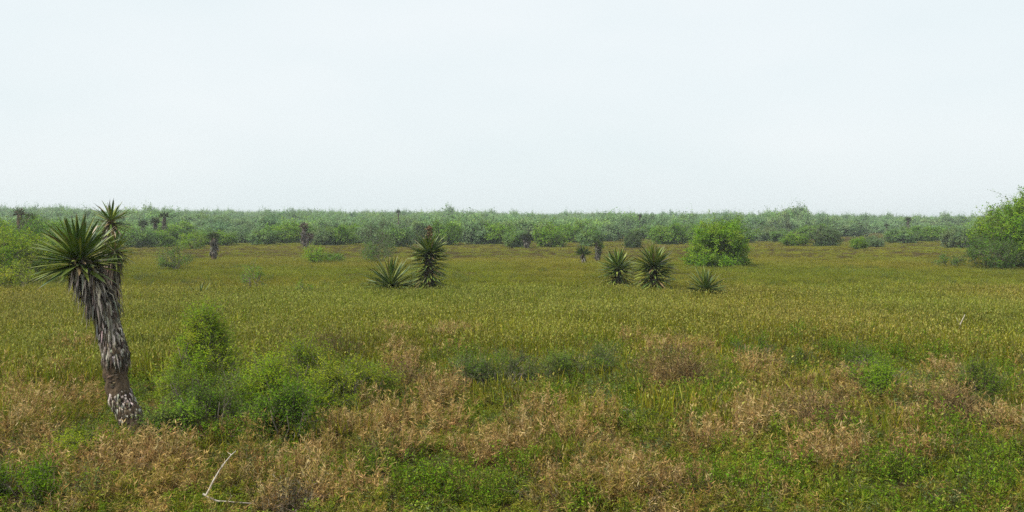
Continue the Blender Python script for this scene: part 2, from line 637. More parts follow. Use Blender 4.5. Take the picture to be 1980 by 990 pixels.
def tangle(name, rng, n, r, h, mat=None, pal=TWIGGY, droop=0.6, thick=0.004):
    """Dead crooked stalks and twigs."""
    mb = MB()
    P = disc(n, r * 0.5, rng)
    P[:, 2] = -0.03
    d = unit(P * np.array([1, 1, 0]) / (r * 0.5) * 0.6 + np.array([0, 0, 1.0]) + 0.4 * rng.standard_normal((n, 3)))
    L = rng.uniform(0.5, 1.1, n) * h
    col = pick(pal, n, rng, 0.25)
    A = P
    for k in range(4):
        B = A + d * (L / 4)[:, None]
        B[:, 2] = np.maximum(B[:, 2], 0.01)
        sticks(mb, A, B, thick * (1 - 0.2 * k), thick * (0.8 - 0.2 * k), col)
        if k:
            for s in range(2):
                e = unit(d + 0.8 * rng.standard_normal((n, 3)))
                sticks(mb, B, B + e * (L * rng.uniform(0.12, 0.35, n))[:, None], thick * 0.5, thick * 0.25, col)
        A = B
        d = unit(d + 0.4 * rng.standard_normal((n, 3)) - np.array([0, 0, droop * 0.35]))
    return mb.mesh(name, mat or M_GRASS_T)


# ------------------------------------------------------------------ where things grow in the near meadow (photo pixels)
TAN = [(125, 690, 95, 40), (60, 770, 95, 60), (45, 835, 70, 50), (160, 885, 150, 45), (330, 890, 70, 40), (415, 845, 30, 35), (515, 850, 40, 30),
       (700, 815, 100, 45), (765, 800, 50, 40), (820, 795, 35, 30), (945, 865, 60, 60), (1020, 815, 45, 60), (1150, 800, 60, 45), (870, 640, 90, 32),
       (1060, 640, 60, 25), (1300, 690, 80, 60), (1100, 925, 100, 45), (1370, 850, 110, 45), (1450, 790, 70, 50), (1570, 765, 110, 55), (1650, 745, 50, 30),
       (1590, 890, 90, 55), (1790, 880, 80, 45), (1840, 755, 70, 50), (1945, 815, 50, 40), (1480, 700, 50, 35), (1290, 935, 120, 45), (570, 915, 110, 40),
       (700, 950, 90, 30), (640, 840, 60, 35), (1550, 840, 80, 40), (1750, 820, 80, 35), (250, 940, 120, 30), (480, 955, 90, 25), (1130, 860, 60, 40),
       (780, 700, 50, 45), (860, 760, 60, 40), (1240, 890, 60, 40)]
GRN = [(400, 640, 70, 60), (380, 730, 70, 50), (550, 705, 110, 50), (660, 730, 70, 55), (550, 805, 75, 50), (400, 780, 95, 55), (190, 830, 105, 28),
       (830, 915, 120, 60), (940, 950, 70, 40), (970, 700, 95, 45), (1120, 685, 100, 45), (1200, 740, 90, 40), (1260, 800, 70, 40), (1000, 900, 60, 40),
       (1700, 690, 120, 45), (1890, 730, 55, 60), (1700, 905, 110, 60), (1900, 890, 110, 90), (1380, 935, 90, 50), (1480, 915, 90, 55), (60, 935, 110, 35),
       (240, 760, 60, 50), (1540, 660, 80, 30), (1930, 650, 70, 35), (1820, 820, 60, 40), (1660, 830, 60, 35), (1330, 770, 80, 40), (870, 720, 60, 40),
       (1050, 760, 50, 40), (1460, 660, 60, 30), (640, 890, 60, 30), (720, 880, 60, 40), (1960, 720, 40, 40), (1780, 690, 60, 40), (750, 760, 40, 30)]
DRK = [(630, 655, 90, 28), (30, 660, 70, 40), (700, 665, 60, 30), (560, 945, 70, 25), (1460, 715, 30, 20), (1610, 800, 35, 20), (1300, 960, 60, 20), (1500, 800, 30, 20)]


def field(x, y, blobs):
    px, py = to_px(x, y, 0.3)
    w = np.zeros_like(px)
    for (bx, by, rx, ry) in blobs:
        w = np.maximum(w, np.exp(-(((px - bx) / rx) ** 2 + ((py - by) / ry) ** 2) * 0.9))
    return w


def rough_edge(x, y):
    """How much the ground belongs to the rough near strip rather than to the even meadow (0..1)."""
    e = 22.5 + 5 * (vnoise(x, y, 5, 7) - 0.5) + 2.5 * (vnoise(x, y, 1.7, 8) - 0.5) - 3.5 * np.clip((-x - 3) / 5, 0, 1)
    return np.clip((e - y) / 2.5 + 0.5, 0, 1)


def build_grass():
    rng = np.random.default_rng(5)
    # ---- even olive meadow
    near = [grass_patch('meadow_tuft', rng, 260, 0.34, (0.06, 0.22), 0.0055, 0.65, (0.0, 1.6), OLIVE, (5, 5, 4, 2, 1), heads=0.14) for _ in range(6)]
    mid = [grass_patch('meadow_swath', rng, 380, 0.7, (0.08, 0.25), 0.0085, 0.6, (0.0, 1.4), OLIVE, (5, 5, 3, 2, 1), heads=0.18, headsize=(0.04, 0.016)) for _ in range(6)]
    far = [grass_patch('meadow_stretch', rng, 380, 1.4, (0.20, 0.44), 0.024, 0.3, (0.0, 0.9), OLIVE, (5, 4, 4, 2, 1), heads=0.25, headsize=(0.05, 0.035)) for _ in range(6)]
    P, I, RO, S, T = [], [], [], [], []
    for (d0, d1, den, k0) in ((13, 40, 13, 0), (36, 78, 2.6, 6), (72, 150, 1.15, 12), (148, 300, 0.3, 12)):
        x, y = wedge(d0, d1, den, rng)
        keep = rng.random(len(x)) > rough_edge(x, y) * 0.97
        if k0 == 0: keep &= rng.random(len(x)) < np.clip((40 - y) / 4, 0, 1)
        if k0 == 6: keep &= (rng.random(len(x)) < np.clip((y - 36) / 4, 0, 1)) & (rng.random(len(x)) < np.clip((78 - y) / 6, 0, 1))
        if k0 == 12 and d0 < 100: keep &= rng.random(len(x)) < np.clip((y - 72) / 6, 0, 1)
        x, y = x[keep], y[keep]
        n = len(x)
        P.append(np.stack([x, y, gz(x, y)], 1))
        I.append(k0 + rng.integers(0, 6, n))
        RO.append(np.stack([rng.normal(0, 0.08, n), rng.normal(0, 0.08, n), rng.uniform(0, TAU, n)], 1))
        hs = (0.75 + 0.5 * vnoise(x, y, 3.5, 4)) * rng.uniform(0.85, 1.15, n) * np.where(y > 80, 0.8, 1.0)
        S.append(np.stack([np.ones(n), np.ones(n), hs], 1))
        a = vnoise(x, y * 0.6, 6, 5)[:, None]                # greener and browner stretches
        b = vnoise(x, y, 1.6, 6)[:, None]
        tint = (1 - a) * np.array([0.88, 1.05, 0.85]) + a * np.array([1.05, 1.0, 1.0])
        tint = tint * (0.90 + 0.36 * b)
        f = np.clip((y - 55) / 40, 0, 1)[:, None]             # paler towards the far edge
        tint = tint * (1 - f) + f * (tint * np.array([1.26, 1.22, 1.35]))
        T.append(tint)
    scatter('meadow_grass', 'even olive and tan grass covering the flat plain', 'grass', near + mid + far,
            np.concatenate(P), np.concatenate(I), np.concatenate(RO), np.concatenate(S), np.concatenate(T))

    # ---- rough strip by the camera: tan bunch grass, weeds, dead stalks
    tus = [brush('bunch', rng, 15, 0.14, rng.uniform(0.28, 0.45), 0.07, 0.010, 16, STRAW + OLIVE[2:4] + GREENS[2:3], 22, (4, 4, 3, 2, 2, 2, 2, 1.5)) for _ in range(6)]
    MIX = OLIVE[:4] + [(0.26, 0.235, 0.055), (0.32, 0.27, 0.09)] + GREENS + [(0.2, 0.22, 0.03)]
    oli = [brush('tuft', rng, 15, 0.17, rng.uniform(0.25, 0.4), 0.065, 0.010, 16, MIX, 26) for _ in range(6)]
    grn = [brush('green_tuft', rng, 14, 0.16, rng.uniform(0.25, 0.38), 0.06, 0.011, 16, GREENS + OLIVE[:2], 22) for _ in range(3)]
    weeds = [forb('weed', rng, 13, 0.17, rng.uniform(0.22, 0.48), 0.045, 0.015, 20, GREENS + [(0.19, 0.21, 0.03)]) for _ in range(5)] + \
            [forb('grey_weed', rng, 15, 0.18, 0.34, 0.045, 0.015, 17, GREYGREEN) for _ in range(3)]
    dead = [tangle('stalks', rng, 16, 0.25, 0.5) for _ in range(4)]

    def lay(name, label, cat, protos, x, y, hscale, tintf, tilt=0.15):
        n = len(x)
        s = rng.uniform(0.75, 1.25, n)
        sc = np.stack([s, s, s * hscale], 1)
        scatter(name, label, cat, protos, np.stack([x, y, gz(x, y)], 1), rng.integers(0, len(protos), n),
                np.stack([rng.normal(0, tilt, n), rng.normal(0, tilt, n), rng.uniform(0, TAU, n)], 1), sc, tintf)
    x, y = wedge(5.5, 29, 42, rng)
    e = rough_edge(x, y)
    tan_, gr_, dk_ = field(x, y, TAN), field(x, y, GRN), field(x, y, DRK)
    n1, n2 = vnoise(x, y, 1.1, 11), vnoise(x, y, 0.42, 12)
    n3 = vnoise(x, y, 0.5, 13)
    verge = np.clip((9.6 + 0.8 * (n1 - 0.5) - y) / 0.8, 0, 1)      # short mown strip along the bottom of the picture
    u = rng.random(len(x))
    st = np.clip(0.62 * tan_ - 0.4 * gr_ + 0.5 * (n1 - 0.5) + 0.95 * (n2 - 0.5) + 0.08, 0.08, 0.75)
    sg = np.clip(1.0 * gr_ - 0.35 * tan_ + 0.5 * (0.5 - n1) + 0.9 * (0.5 - n2) + 0.14, 0.22, 1)
    bump = (0.35 + 1.15 * vnoise(x, y, 0.8, 14) ** 1.3) * (0.6 + 0.8 * vnoise(x, y, 0.4, 16))
    low = 0.86 * (1 - 0.62 * verge) * bump * (1 - 0.6 * field(x, y, [(440, 935, 80, 60)]))
    m = (e > rng.random(len(x))) & ((n3 > 0.28) | (y < 10) | (rng.random(len(x)) < 0.12)) & (rng.random(len(x)) > 0.6 * dk_)
    a = m & (u < 0.8 * st)
    tn = lambda k, c=0.3: (1.05 - c / 2 + c * vnoise(x[k], y[k], 1.3, 15))[:, None] * np.ones(3)
    lay('bunch_grass', 'dry tan bunch grass growing all through the rough near strip', 'grass', tus, x[a], y[a], low[a], tn(a) * np.array([1.0, 0.97, 0.92]), 0.25)
    b = m & (u >= 0.8 * st) & (u < 0.8 * st + 0.45 * sg) & (rng.random(len(x)) > verge * 0.7)
    xm, ym = wedge(20, 62, 0.9, rng)
    km = (vnoise(xm, ym, 4, 41) > 0.55) & (rng.random(len(xm)) < 0.75)
    xm, ym = xm[km], ym[km]
    lay('meadow_weeds', 'small green weeds dotted about the olive meadow', 'weeds', weeds, xm, ym, np.full(len(xm), 0.8), np.ones((len(xm), 3)))
    lay('leafy_weeds', 'low green leafy weeds mixed through the rough grass', 'weeds', weeds, x[b], y[b], low[b], tn(b, 0.4))
    c = m & (u > 0.97 - 0.12 * dk_ - 0.03 * tan_)
    lay('dead_stalks', 'dead brown stalks standing through the rough grass', 'stalks', dead, x[c], y[c], low[c], tn(c), 0.3)
    d = m & ~a & ~b & ~c & (rng.random(len(x)) < 0.75)
    lay('mixed_grass', 'mixed green and straw coloured grass of the rough near strip', 'grass', oli + grn, x[d], y[d], low[d] * (1 - 0.1 * dk_[d]), tn(d, 0.4))


# ------------------------------------------------------------------ woody plants
def limb(p0, p1, rng, n=5, wob=0.08, sag=0.0):
    t = np.linspace(0, 1, n)[:, None]
    L = np.linalg.norm(p1 - p0)
    P = p0 + (p1 - p0) * t + rng.normal(0, wob * L, (n, 3)) * np.sin(t * math.pi)
    P[:, 2] += (sag * L * np.sin(t * math.pi))[:, 0]
    return P


def woody(rng, h, w, nst, clumps, clump_r, twigs, leafn, leafL, leafW, pal, trunk_r, low=0.12, flat=0.85, bias=(0, 0), twig_r=0.003, up=0.35, jit=0.2, spots=None, taper=0.0):
    """A shrub or small tree: tapered stems, limbs to many clumps, twigs in each clump and leaves along the twigs.
    Returns (stems, crown) builders around the origin."""
    st, cr = MB(), MB()
    c0 = np.array([bias[0], bias[1], h * 0.5])
    if spots is None:
        d = unit(rng.standard_normal((clumps * 3, 3)))
        rr = rng.uniform(0.35, 1.0, len(d)) ** 0.6
        C = c0 + d * rr[:, None] * np.array([w / 2, w / 2, h / 2]) * np.array([1, 1, 1])
        C = C[(C[:, 2] > h * low)][:clumps]
        C[:, :2] *= (1 - taper * C[:, 2:3] / h)
        # lumpy outline
        C[:, 2] *= 0.66 + 0.5 * vnoise(C[:, 0] + 50 * rng.random(), C[:, 1], w * 0.22, int(rng.integers(0, 50)))
        C[:, 2] = np.minimum(C[:, 2], h - clump_r * 0.5)
    else:
        C = np.asarray(spots, float)
    stems = []
    for i in range(nst):
        az = TAU * (i + rng.random() * 0.7) / nst
        e = np.array([math.cos(az) * w * 0.28 + bias[0], math.sin(az) * w * 0.28 + bias[1], h * rng.uniform(0.5, 0.75)])
        b = np.array([math.cos(az) * trunk_r * 1.2, math.sin(az) * trunk_r * 1.2, -0.08])
        pts = limb(b, e, rng, 6, 0.06, -0.08)
        tube(st, pts, np.linspace(trunk_r, trunk_r * 0.35, 6), (1, 1, 1), 6)
        stems.append(pts)
    SP = np.concatenate([s[1:] for s in stems])
    for c in C:
        k = np.argmin(np.linalg.norm(SP - (c * np.array([0.75, 0.75, 0.6])), axis=1))
        pts = limb(SP[k], c, rng, 4, 0.07)
        tube(st, pts, np.linspace(trunk_r * 0.24, max(twig_r * 1.2, trunk_r * 0.08), 4), (1, 1, 1), 4, cap=False)
    n = len(C)
    sz = rng.uniform(0.5, 1.6, n)
    k = np.repeat(np.arange(n), twigs)
    od = unit(C - c0 * np.array([1, 1, 0.6]))
    dd = unit(od[k] * 0.6 + np.array([0, 0, up]) + 0.75 * rng.standard_normal((len(k), 3)))
    tl = clump_r * sz[k] * rng.uniform(0.5, 1.3, len(k))
    tl = tl * np.where(rng.random(len(k)) < 0.10, 1.9, 1.0)
    A = C[k] + rng.normal(0, clump_r * 0.25, (len(k), 3))
    B = A + dd * tl[:, None]
    B[:, 2] = np.maximum(B[:, 2], 0.03)
    sticks(st, A, B, twig_r, twig_r * 0.5, np.ones((len(k), 3)))
    m = np.repeat(np.arange(len(k)), leafn)
    f = rng.uniform(0.05, 1.08, len(m))
    Q = A[m] + (B - A)[m] * f[:, None] + rng.normal(0, leafL * 0.4, (len(m), 3))
    D = dd[m] * 0.5 + rng.standard_normal((len(m), 3)) + np.array([0, 0, 0.1])
    cc = pick(pal, n, rng, 0.12)[k][m] * 0.5 + pick(pal, len(m), rng, jit) * 0.5
    leaves(cr, Q, D, rng.uniform(0.6, 1.3, len(m)) * leafL, rng.uniform(0.7, 1.3, len(m)) * leafW, cc, rng,
           face=od[k][m] * 0.7 + np.array([0, 0, 0.7]) + 0.65 * rng.standard_normal((len(m), 3)))
    return st, cr


MESQ = [(0.11, 0.23, 0.02), (0.085, 0.19, 0.018), (0.155, 0.275, 0.03), (0.20, 0.29, 0.045)]
HAZED = [(0.18, 0.285, 0.125), (0.14, 0.24, 0.10), (0.22, 0.31, 0.14), (0.10, 0.18, 0.075)]  # far foliage paled and cooled: part of the haze is painted into the leaf colour
LIME = [(0.22, 0.30, 0.013), (0.29, 0.34, 0.02), (0.15, 0.235, 0.011), (0.34, 0.36, 0.04)]
BRIGHT = [(0.15, 0.28, 0.014), (0.19, 0.32, 0.018), (0.115, 0.24, 0.012), (0.24, 0.33, 0.03)]
DUSKY = [(0.085, 0.14, 0.045), (0.065, 0.105, 0.035), (0.115, 0.165, 0.06)]


def plant(name, label, cat, px, base_y, dist, rng, crown='crown', group=None, rz=0.0, **kw):
    """A woody plant standing where the photo shows it, at a known distance."""
    p = at_dist(px, HORIZON, dist)
    loc = (p.x, p.y, gzf(p.x, p.y))
    t = thing(name, label, cat, loc, rz, group)
    st, cr = woody(rng, **kw)
    st.build('stem', M_BARK, t)
    cr.build(crown, M_LEAF, t)
    return t


def hgt(py, dist):
    """World height of a photo row at a distance."""
    return at_dist(990, py, dist).z


def build_trees():
    rng = np.random.default_rng(21)
    # large mesquite cut by the right edge of the picture
    d = 62
    plant('mesquite_tree', 'large rounded bright green mesquite tree rising above the horizon', 'tree', 2030, 505, d, rng,
          h=4.95, w=9.4, nst=6, clumps=360, clump_r=0.75, twigs=10, leafn=19, leafL=0.16, leafW=0.075, pal=MESQ + BRIGHT, trunk_r=0.11, low=0.05, twig_r=0.008)
    plant('low_shrub', 'dusky low shrub tucked under the large mesquite tree', 'shrub', 1922, 505, 59.5, rng,
          h=2.1, w=3.4, nst=5, clumps=70, clump_r=0.5, twigs=8, leafn=10, leafL=0.12, leafW=0.055, pal=DUSKY + MESQ[:2], trunk_r=0.04, low=0.05, twig_r=0.007)
    # lone lumpy bush on the right half of the meadow
    d = 63
    sc_ = F_PX / d
    spots = []
    for (bx, by, rx, ry, n) in ((1412, 448, 26, 20, 34), (1366, 458, 24, 18, 26), (1350, 484, 20, 14, 26), (1430, 482, 16, 18, 24), (1388, 474, 40, 24, 60), (1350, 502, 22, 8, 26), (1388, 504, 40, 8, 40), (1428, 503, 18, 8, 22), (1404, 438, 12, 12, 12), (1372, 444, 10, 10, 8)):
        q = rng.standard_normal((n, 3)) * 0.55
        for v in q:
            spots.append((0.84 * (bx + v[0] * rx - 1387) / sc_, v[1] * 1.9, max(0.2, 0.93 * hgt(by + 4 + v[2] * ry, d))))
    plant('lone_bush', 'lone lumpy bright green bush standing by itself in the meadow', 'bush', 1387, 503, d, rng,
          h=3.3, w=3.8, nst=6, clumps=0, clump_r=0.46, twigs=9, leafn=14, leafL=0.13, leafW=0.07, pal=BRIGHT + MESQ[1:3], trunk_r=0.04, twig_r=0.004, spots=spots)
    # thicket at the left edge
    plant('mesquite_tree', 'arching light green mesquite at the meadow edge behind the shaggy yucca', 'tree', 12, 530, 47, rng,
          h=2.9, w=4.6, nst=6, clumps=160, clump_r=0.6, twigs=9, leafn=18, leafL=0.11, leafW=0.05, pal=BRIGHT + LIME, trunk_r=0.05, low=0.08, twig_r=0.006)
    plant('mesquite_tree', 'darker green mesquite behind the light green arching one', 'tree', 60, 520, 56, rng,
          h=3.1, w=4.4, nst=5, clumps=130, clump_r=0.6, twigs=8, leafn=16, leafL=0.12, leafW=0.055, pal=MESQ[:2] + DUSKY[:1], trunk_r=0.07, low=0.06, twig_r=0.006)
    plant('low_shrub', 'small yellow green bush in front of the arching mesquite', 'bush', 28, 540, 41, rng,
          h=1.25, w=2.6, nst=6, clumps=70, clump_r=0.35, twigs=8, leafn=10, leafL=0.085, leafW=0.035, pal=LIME, trunk_r=0.03, low=0.05, twig_r=0.005)
    # single shrubs in the open meadow
    P = [('sparse_shrub', 'thin open shrub with bare upright twigs in the grass', 338, 58, 1.95, 2.2, 40, 0.4, MESQ + DUSKY, 0.10, 9),
         ('sparse_shrub', 'low wide half bare shrub behind the tall yucca pair', 735, 69, 2.0, 3.1, 55, 0.45, DUSKY + MESQ[:2], 0.11, 7),
         ('bare_shrub', 'taller dusky twiggy shrub behind the half bare one', 728, 92, 3.3, 3.0, 60, 0.55, DUSKY, 0.13, 6),
         ('low_bush', 'low bright green bush in front of the dead yucca stump', 612, 68, 1.25, 1.9, 40, 0.35, BRIGHT, 0.11, 10),
         ('low_bush', 'flat green patch of bush beside the low bright one', 645, 70, 0.75, 1.6, 24, 0.3, MESQ, 0.10, 9),
         ('sapling', 'thin leafy sapling alone in the open grass', 490, 39, 1.35, 1.1, 16, 0.28, MESQ, 0.075, 8),
         ('low_bush', 'bright green flat topped bush at the foot of the woods', 372, 102, 1.9, 3.2, 60, 0.45, BRIGHT, 0.15, 9),
         ('low_bush', 'small leafy bush low in the grass near the sapling', 590, 37, 0.75, 0.9, 14, 0.2, BRIGHT, 0.06, 8),
         ('low_shrub', 'flat dark shrub low in the grass beside the large mesquite', 1838, 63, 0.85, 2.0, 26, 0.3, DUSKY + MESQ, 0.10, 9)]
    for (nm, lab, px, d, h, w, cl, clr, pal, lf, ln) in P:
        plant(nm, lab, 'bush' if 'bush' in nm else 'sapling' if nm == 'sapling' else 'shrub', px, 0, d, rng,
              h=h, w=w, nst=5, clumps=cl, clump_r=clr, twigs=7, leafn=ln, leafL=lf, leafW=lf * 0.45, pal=pal, trunk_r=0.03, low=0.06, twig_r=0.006)

    # shrubs along the far edge of the meadow: copies of six kinds
    kinds = []
    G = 'shrubs along the far edge of the meadow'
    for i in range(8):
        pal = [MESQ + HAZED, HAZED, DUSKY, MESQ + BRIGHT, HAZED + GREYGREEN, MESQ, DUSKY + MESQ, BRIGHT + MESQ][i]
        t = thing('edge_shrub', 'rounded hazy green shrub at the edge of the far woods', 'shrub', (0, 0, 0), 0, G)
        st, cr = woody(rng, h=2.8, w=4.2, nst=5, clumps=95, clump_r=0.6, twigs=8, leafn=9, leafL=0.24, leafW=0.12, pal=pal, trunk_r=0.06, low=0.04, twig_r=0.012)
        st.build('stem', M_BARK, t)
        cr.build('crown', M_LEAF, t)
        kinds.append(t)
    used = [False] * 8
    # (pixel x, distance, row of the top, pixel width, kind)
    E = [(278, 106, 447, 50, 0), (312, 105, 446, 64, 5), (508, 118, 444, 60, 0), (548, 112, 436, 74, 3), (530, 150, 430, 80, 1), (622, 125, 446, 50, 4), (655, 128, 440, 60, 5), (690, 118, 436, 66, 3), (768, 120, 440, 60, 0),
         (862, 118, 430, 56, 5), (900, 122, 442, 60, 4), (960, 116, 436, 70, 3), (925, 140, 430, 70, 1), (1000, 125, 446, 50, 0), (1062, 114, 438, 60, 7), (1102, 118, 434, 64, 5),
         (1140, 126, 440, 50, 0), (1225, 118, 449, 36, 2), (1296, 116, 435, 74, 5), (1260, 160, 437, 70, 0), (1330, 130, 438, 50, 1), (1478, 150, 437, 60, 4), (1538, 113, 454, 46, 7),
         (1597, 116, 445, 60, 2), (1575, 150, 436, 60, 5), (1640, 170, 432, 70, 1), (1690, 120, 456, 40, 4), (1742, 122, 443, 60, 0), (1782, 118, 440, 64, 5), (1820, 126, 442, 50, 6), (1852, 115, 440, 56, 4),
         (1660, 112, 462, 30, 3), (265, 118, 446, 60, 0), (235, 112, 440, 70, 5), (300, 124, 442, 60, 4), (340, 128, 434, 80, 3), (395, 120, 446, 50, 0), (432, 116, 452, 46, 7), (470, 122, 440, 60, 1),
         (120, 108, 444, 70, 5), (160, 116, 436, 70, 1), (95, 130, 430, 80, 3), (20, 100, 430, 90, 5), (60, 116, 424, 90, 1), (-40, 100, 428, 100, 3), (200, 130, 432, 80, 0), (820, 128, 438, 60, 2),
         (1180, 130, 436, 60, 1), (1370, 140, 434, 70, 5), (1430, 128, 440, 60, 1), (1510, 128, 446, 40, 0), (410, 150, 428, 80, 1), (1900, 110, 440, 60, 1), (2040, 120, 430, 90, 3), (580, 140, 434, 70, 5), (735, 140, 431, 80, 1)]
    pale = 'rounded hazy green shrub'
    EM = [(n_, at_dist(a_, HORIZON, b_)) for (n_, a_, b_) in (('behind the shaggy yucca', 130, 112), ('under the three dark yuccas', 300, 112), ('behind the yucca with stout grey trunk', 413, 112),
          ('beside the dead yucca stump', 588, 112), ('behind the half bare shrub', 735, 112), ('behind the tall column yucca', 860, 112), ('beside the dark clump of low yucca heads', 1018, 112),
          ('behind the small ragged yucca', 1150, 112), ('beyond the yucca pair', 1260, 112), ('behind the lone lumpy bush', 1400, 112), ('between the lone bush and the large mesquite', 1600, 112),
          ('below the lone yucca against the sky', 1756, 112), ('beside the large mesquite tree', 1880, 112))]
    names = {0: pale, 1: pale, 3: pale, 5: pale, 7: 'brighter green low shrub',
             2: 'dark grey green shrub', 6: 'dark grey green shrub', 4: 'pale grey green shrub'}
    for (px, d, top, wpx, k) in E:
        d *= rng.uniform(0.90, 1.25)
        p = at_dist(px, HORIZON, d)
        h = max(0.8, hgt(top, d))
        w = wpx * d / F_PX
        loc = (p.x, p.y, gzf(p.x, p.y) - 0.03)
        scl = (w / 4.2, w / 4.2, h / 2.65)
        if not used[k]:
            used[k] = True
            t = kinds[k]
            t.location, t.scale, t.rotation_euler = loc, scl, (0, 0, rng.uniform(0, TAU))
        else:
            t = copy_thing(kinds[k], loc, rng.uniform(0, TAU), scl)
        beside(t, names[k], EM, 'edge shrubs')

    # the woods behind: one mass
    protos = []
    for i in range(7):
        pal = [MESQ + HAZED, HAZED, MESQ + HAZED, HAZED + GREYGREEN, HAZED, HAZED + DUSKY, HAZED][i]
        st, cr = woody(rng, h=4.0, w=4.6, nst=4, clumps=75, clump_r=0.75, twigs=6, leafn=6, leafL=0.4, leafW=0.2, pal=pal, trunk_r=0.08, low=0.05, twig_r=0.015, jit=0.25)
        n0 = st.n
        cr.add(np.concatenate(st.v), None, np.concatenate(st.q), (0.09, 0.075, 0.06))
        protos.append(cr.mesh('wood_tree', M_LEAF_T))
    x, y = wedge(130, 780, 0.036, rng, 1.2)
    px = 990 + F_PX * x / y
    gap = vnoise(x, y * 0.5, 22, 31)
    keep = gap > np.interp(y, [130, 200, 300, 420], [0.62, 0.5, 0.36, 0.15])
    for (cx, cy, rx, ry) in ((460, 185, 50, 30), (1240, 190, 70, 28), (1690, 195, 110, 40), (1500, 190, 50, 30)):     # dry clearings
        keep &= (((px - cx) / rx) ** 2 + ((y - cy) / ry) ** 2) > 1
    x, y, px = x[keep], y[keep], px[keep]
    n = len(x)
    Hm = np.interp(px, [0, 500, 1000, 1300, 1600, 1750, 1980], [4.3, 4.2, 4.1, 4.0, 3.8, 3.3, 3.2]) * np.interp(y, [130, 180, 260, 400], [0.72, 0.84, 0.95, 1.0])
    hh = Hm * (0.5 + 0.98 * vnoise(x, y * 0.4, 24, 32)) * rng.uniform(0.7, 1.15, n) * np.where((rng.random(n) < 0.07) & (y > 250), 1.3, 1.0) / 4.0
    ww = rng.uniform(0.7, 1.4, n)
    b = vnoise(x, y, 18, 33)[:, None]
    tint = (1 - b) * np.array([0.85, 0.95, 1.0]) + b * np.array([1.15, 1.1, 0.9])
    scatter('far_woods', 'hazy grey green low woods along the whole horizon', 'woods', protos, np.stack([x, y, gz(x, y) - 0.1], 1), rng.integers(0, 7, n),
            np.stack([np.zeros(n), np.zeros(n), rng.uniform(0, TAU, n)], 1), np.stack([ww, ww, hh], 1), tint * rng.uniform(0.95, 1.5, (n, 1)))


# ------------------------------------------------------------------ yuccas
YG = [(0.075, 0.125, 0.015), (0.05, 0.09, 0.016), (0.105, 0.15, 0.016), (0.16, 0.19, 0.026)]
GREYDEAD = [(0.33, 0.30, 0.255), (0.21, 0.188, 0.156), (0.50, 0.46, 0.40), (0.095, 0.082, 0.066), (0.145, 0.12, 0.085), (0.043, 0.037, 0.031)]


def leaf_mesh(name, L, W, bend, cols, tip, rng):
    """Stiff channelled dagger leaf along +Z, its hollow face towards +Y."""
    mb = MB()
    n = 6
    V, C = [], []
    for i in range(n + 1):
        t = i / n
        w = W * 0.5 * (0.75 + 0.55 * math.sin(min(1, t * 1.6) * math.pi * 0.5)) * (1 - t ** 3.2) * (1 if i < n else 0.0) + 0.0008
        z, y = L * t, bend * L * t * t
        V += [(-w, y + w * 0.35, z), (0, y, z), (w, y + w * 0.35, z)]
        c = np.array(cols) * (1.15 - 0.15 * t)
        if t > 0.93: c = np.array(tip)
        if t < 0.08: c = np.array((0.30, 0.30, 0.14))
        C += [c] * 3
    q = []
    for i in range(n):
        for k in range(2):
            a = i * 3 + k
            q.append((a, a + 1, a + 4, a + 3))
    mb.add(V, None, q, np.array(C))
    return mb.mesh(name, M_YUCCA)


LEAVES = []


def dagger_set(rng):
    for i in range(8):
        LEAVES.append(leaf_mesh('leaf', 1.0, 0.085 * rng.uniform(0.85, 1.15), rng.uniform(-0.16, 0.06), YG[i % 4], (0.16, 0.11, 0.06), rng))
    for c in ((0.17, 0.12, 0.05), (0.24, 0.17, 0.08), (0.13, 0.13, 0.04)):
        LEAVES.append(leaf_mesh('leaf', 1.0, 0.07, rng.uniform(-0.35, 0.1), c, (0.12, 0.08, 0.05), rng))


def put_leaf(parent, p, d, L, wid=1.0, which=None, rng=R):
    d = Vector(d).normalized()
    up = Vector((0, 0, 1)) if abs(d.z) < 0.98 else Vector((random.uniform(-1, 1), random.uniform(-1, 1), 0.1))
    x = d.cross(up).normalized()
    y = x.cross(d).normalized()             # upper side of the leaf
    a = random.uniform(-0.35, 0.35)
    x2 = x * math.cos(a) + y * math.sin(a)
    y2 = d.cross(x2) * -1
    o = mesh_obj('leaf', LEAVES[which if which is not None else int(rng.integers(0, 8))], parent)
    m = Matrix((x2 * (L * wid), y2 * L, d * L)).transposed().to_4x4()
    m.translation = p
    o.matrix_basis = m
    return o


def crown_dirs(axis, n, amax, rng, jit=0.09):
    """Directions spread evenly from the axis out to amax (radians) by the golden angle."""
    axis = Vector(axis).normalized()
    u = axis.orthogonal().normalized()
    w = axis.cross(u)
    cm = math.cos(amax)
    out_ = []
    for i in range(n):
        c = 1 - (1 - cm) * (i + 0.5) / n
        a = math.acos(max(-1, min(1, c))) + rng.normal(0, jit)
        ph = i * 2.399963 + rng.normal(0, 0.12)
        out_.append(((axis * math.cos(a) + (u * math.cos(ph) + w * math.sin(ph)) * math.sin(a)), a / amax))
    return out_


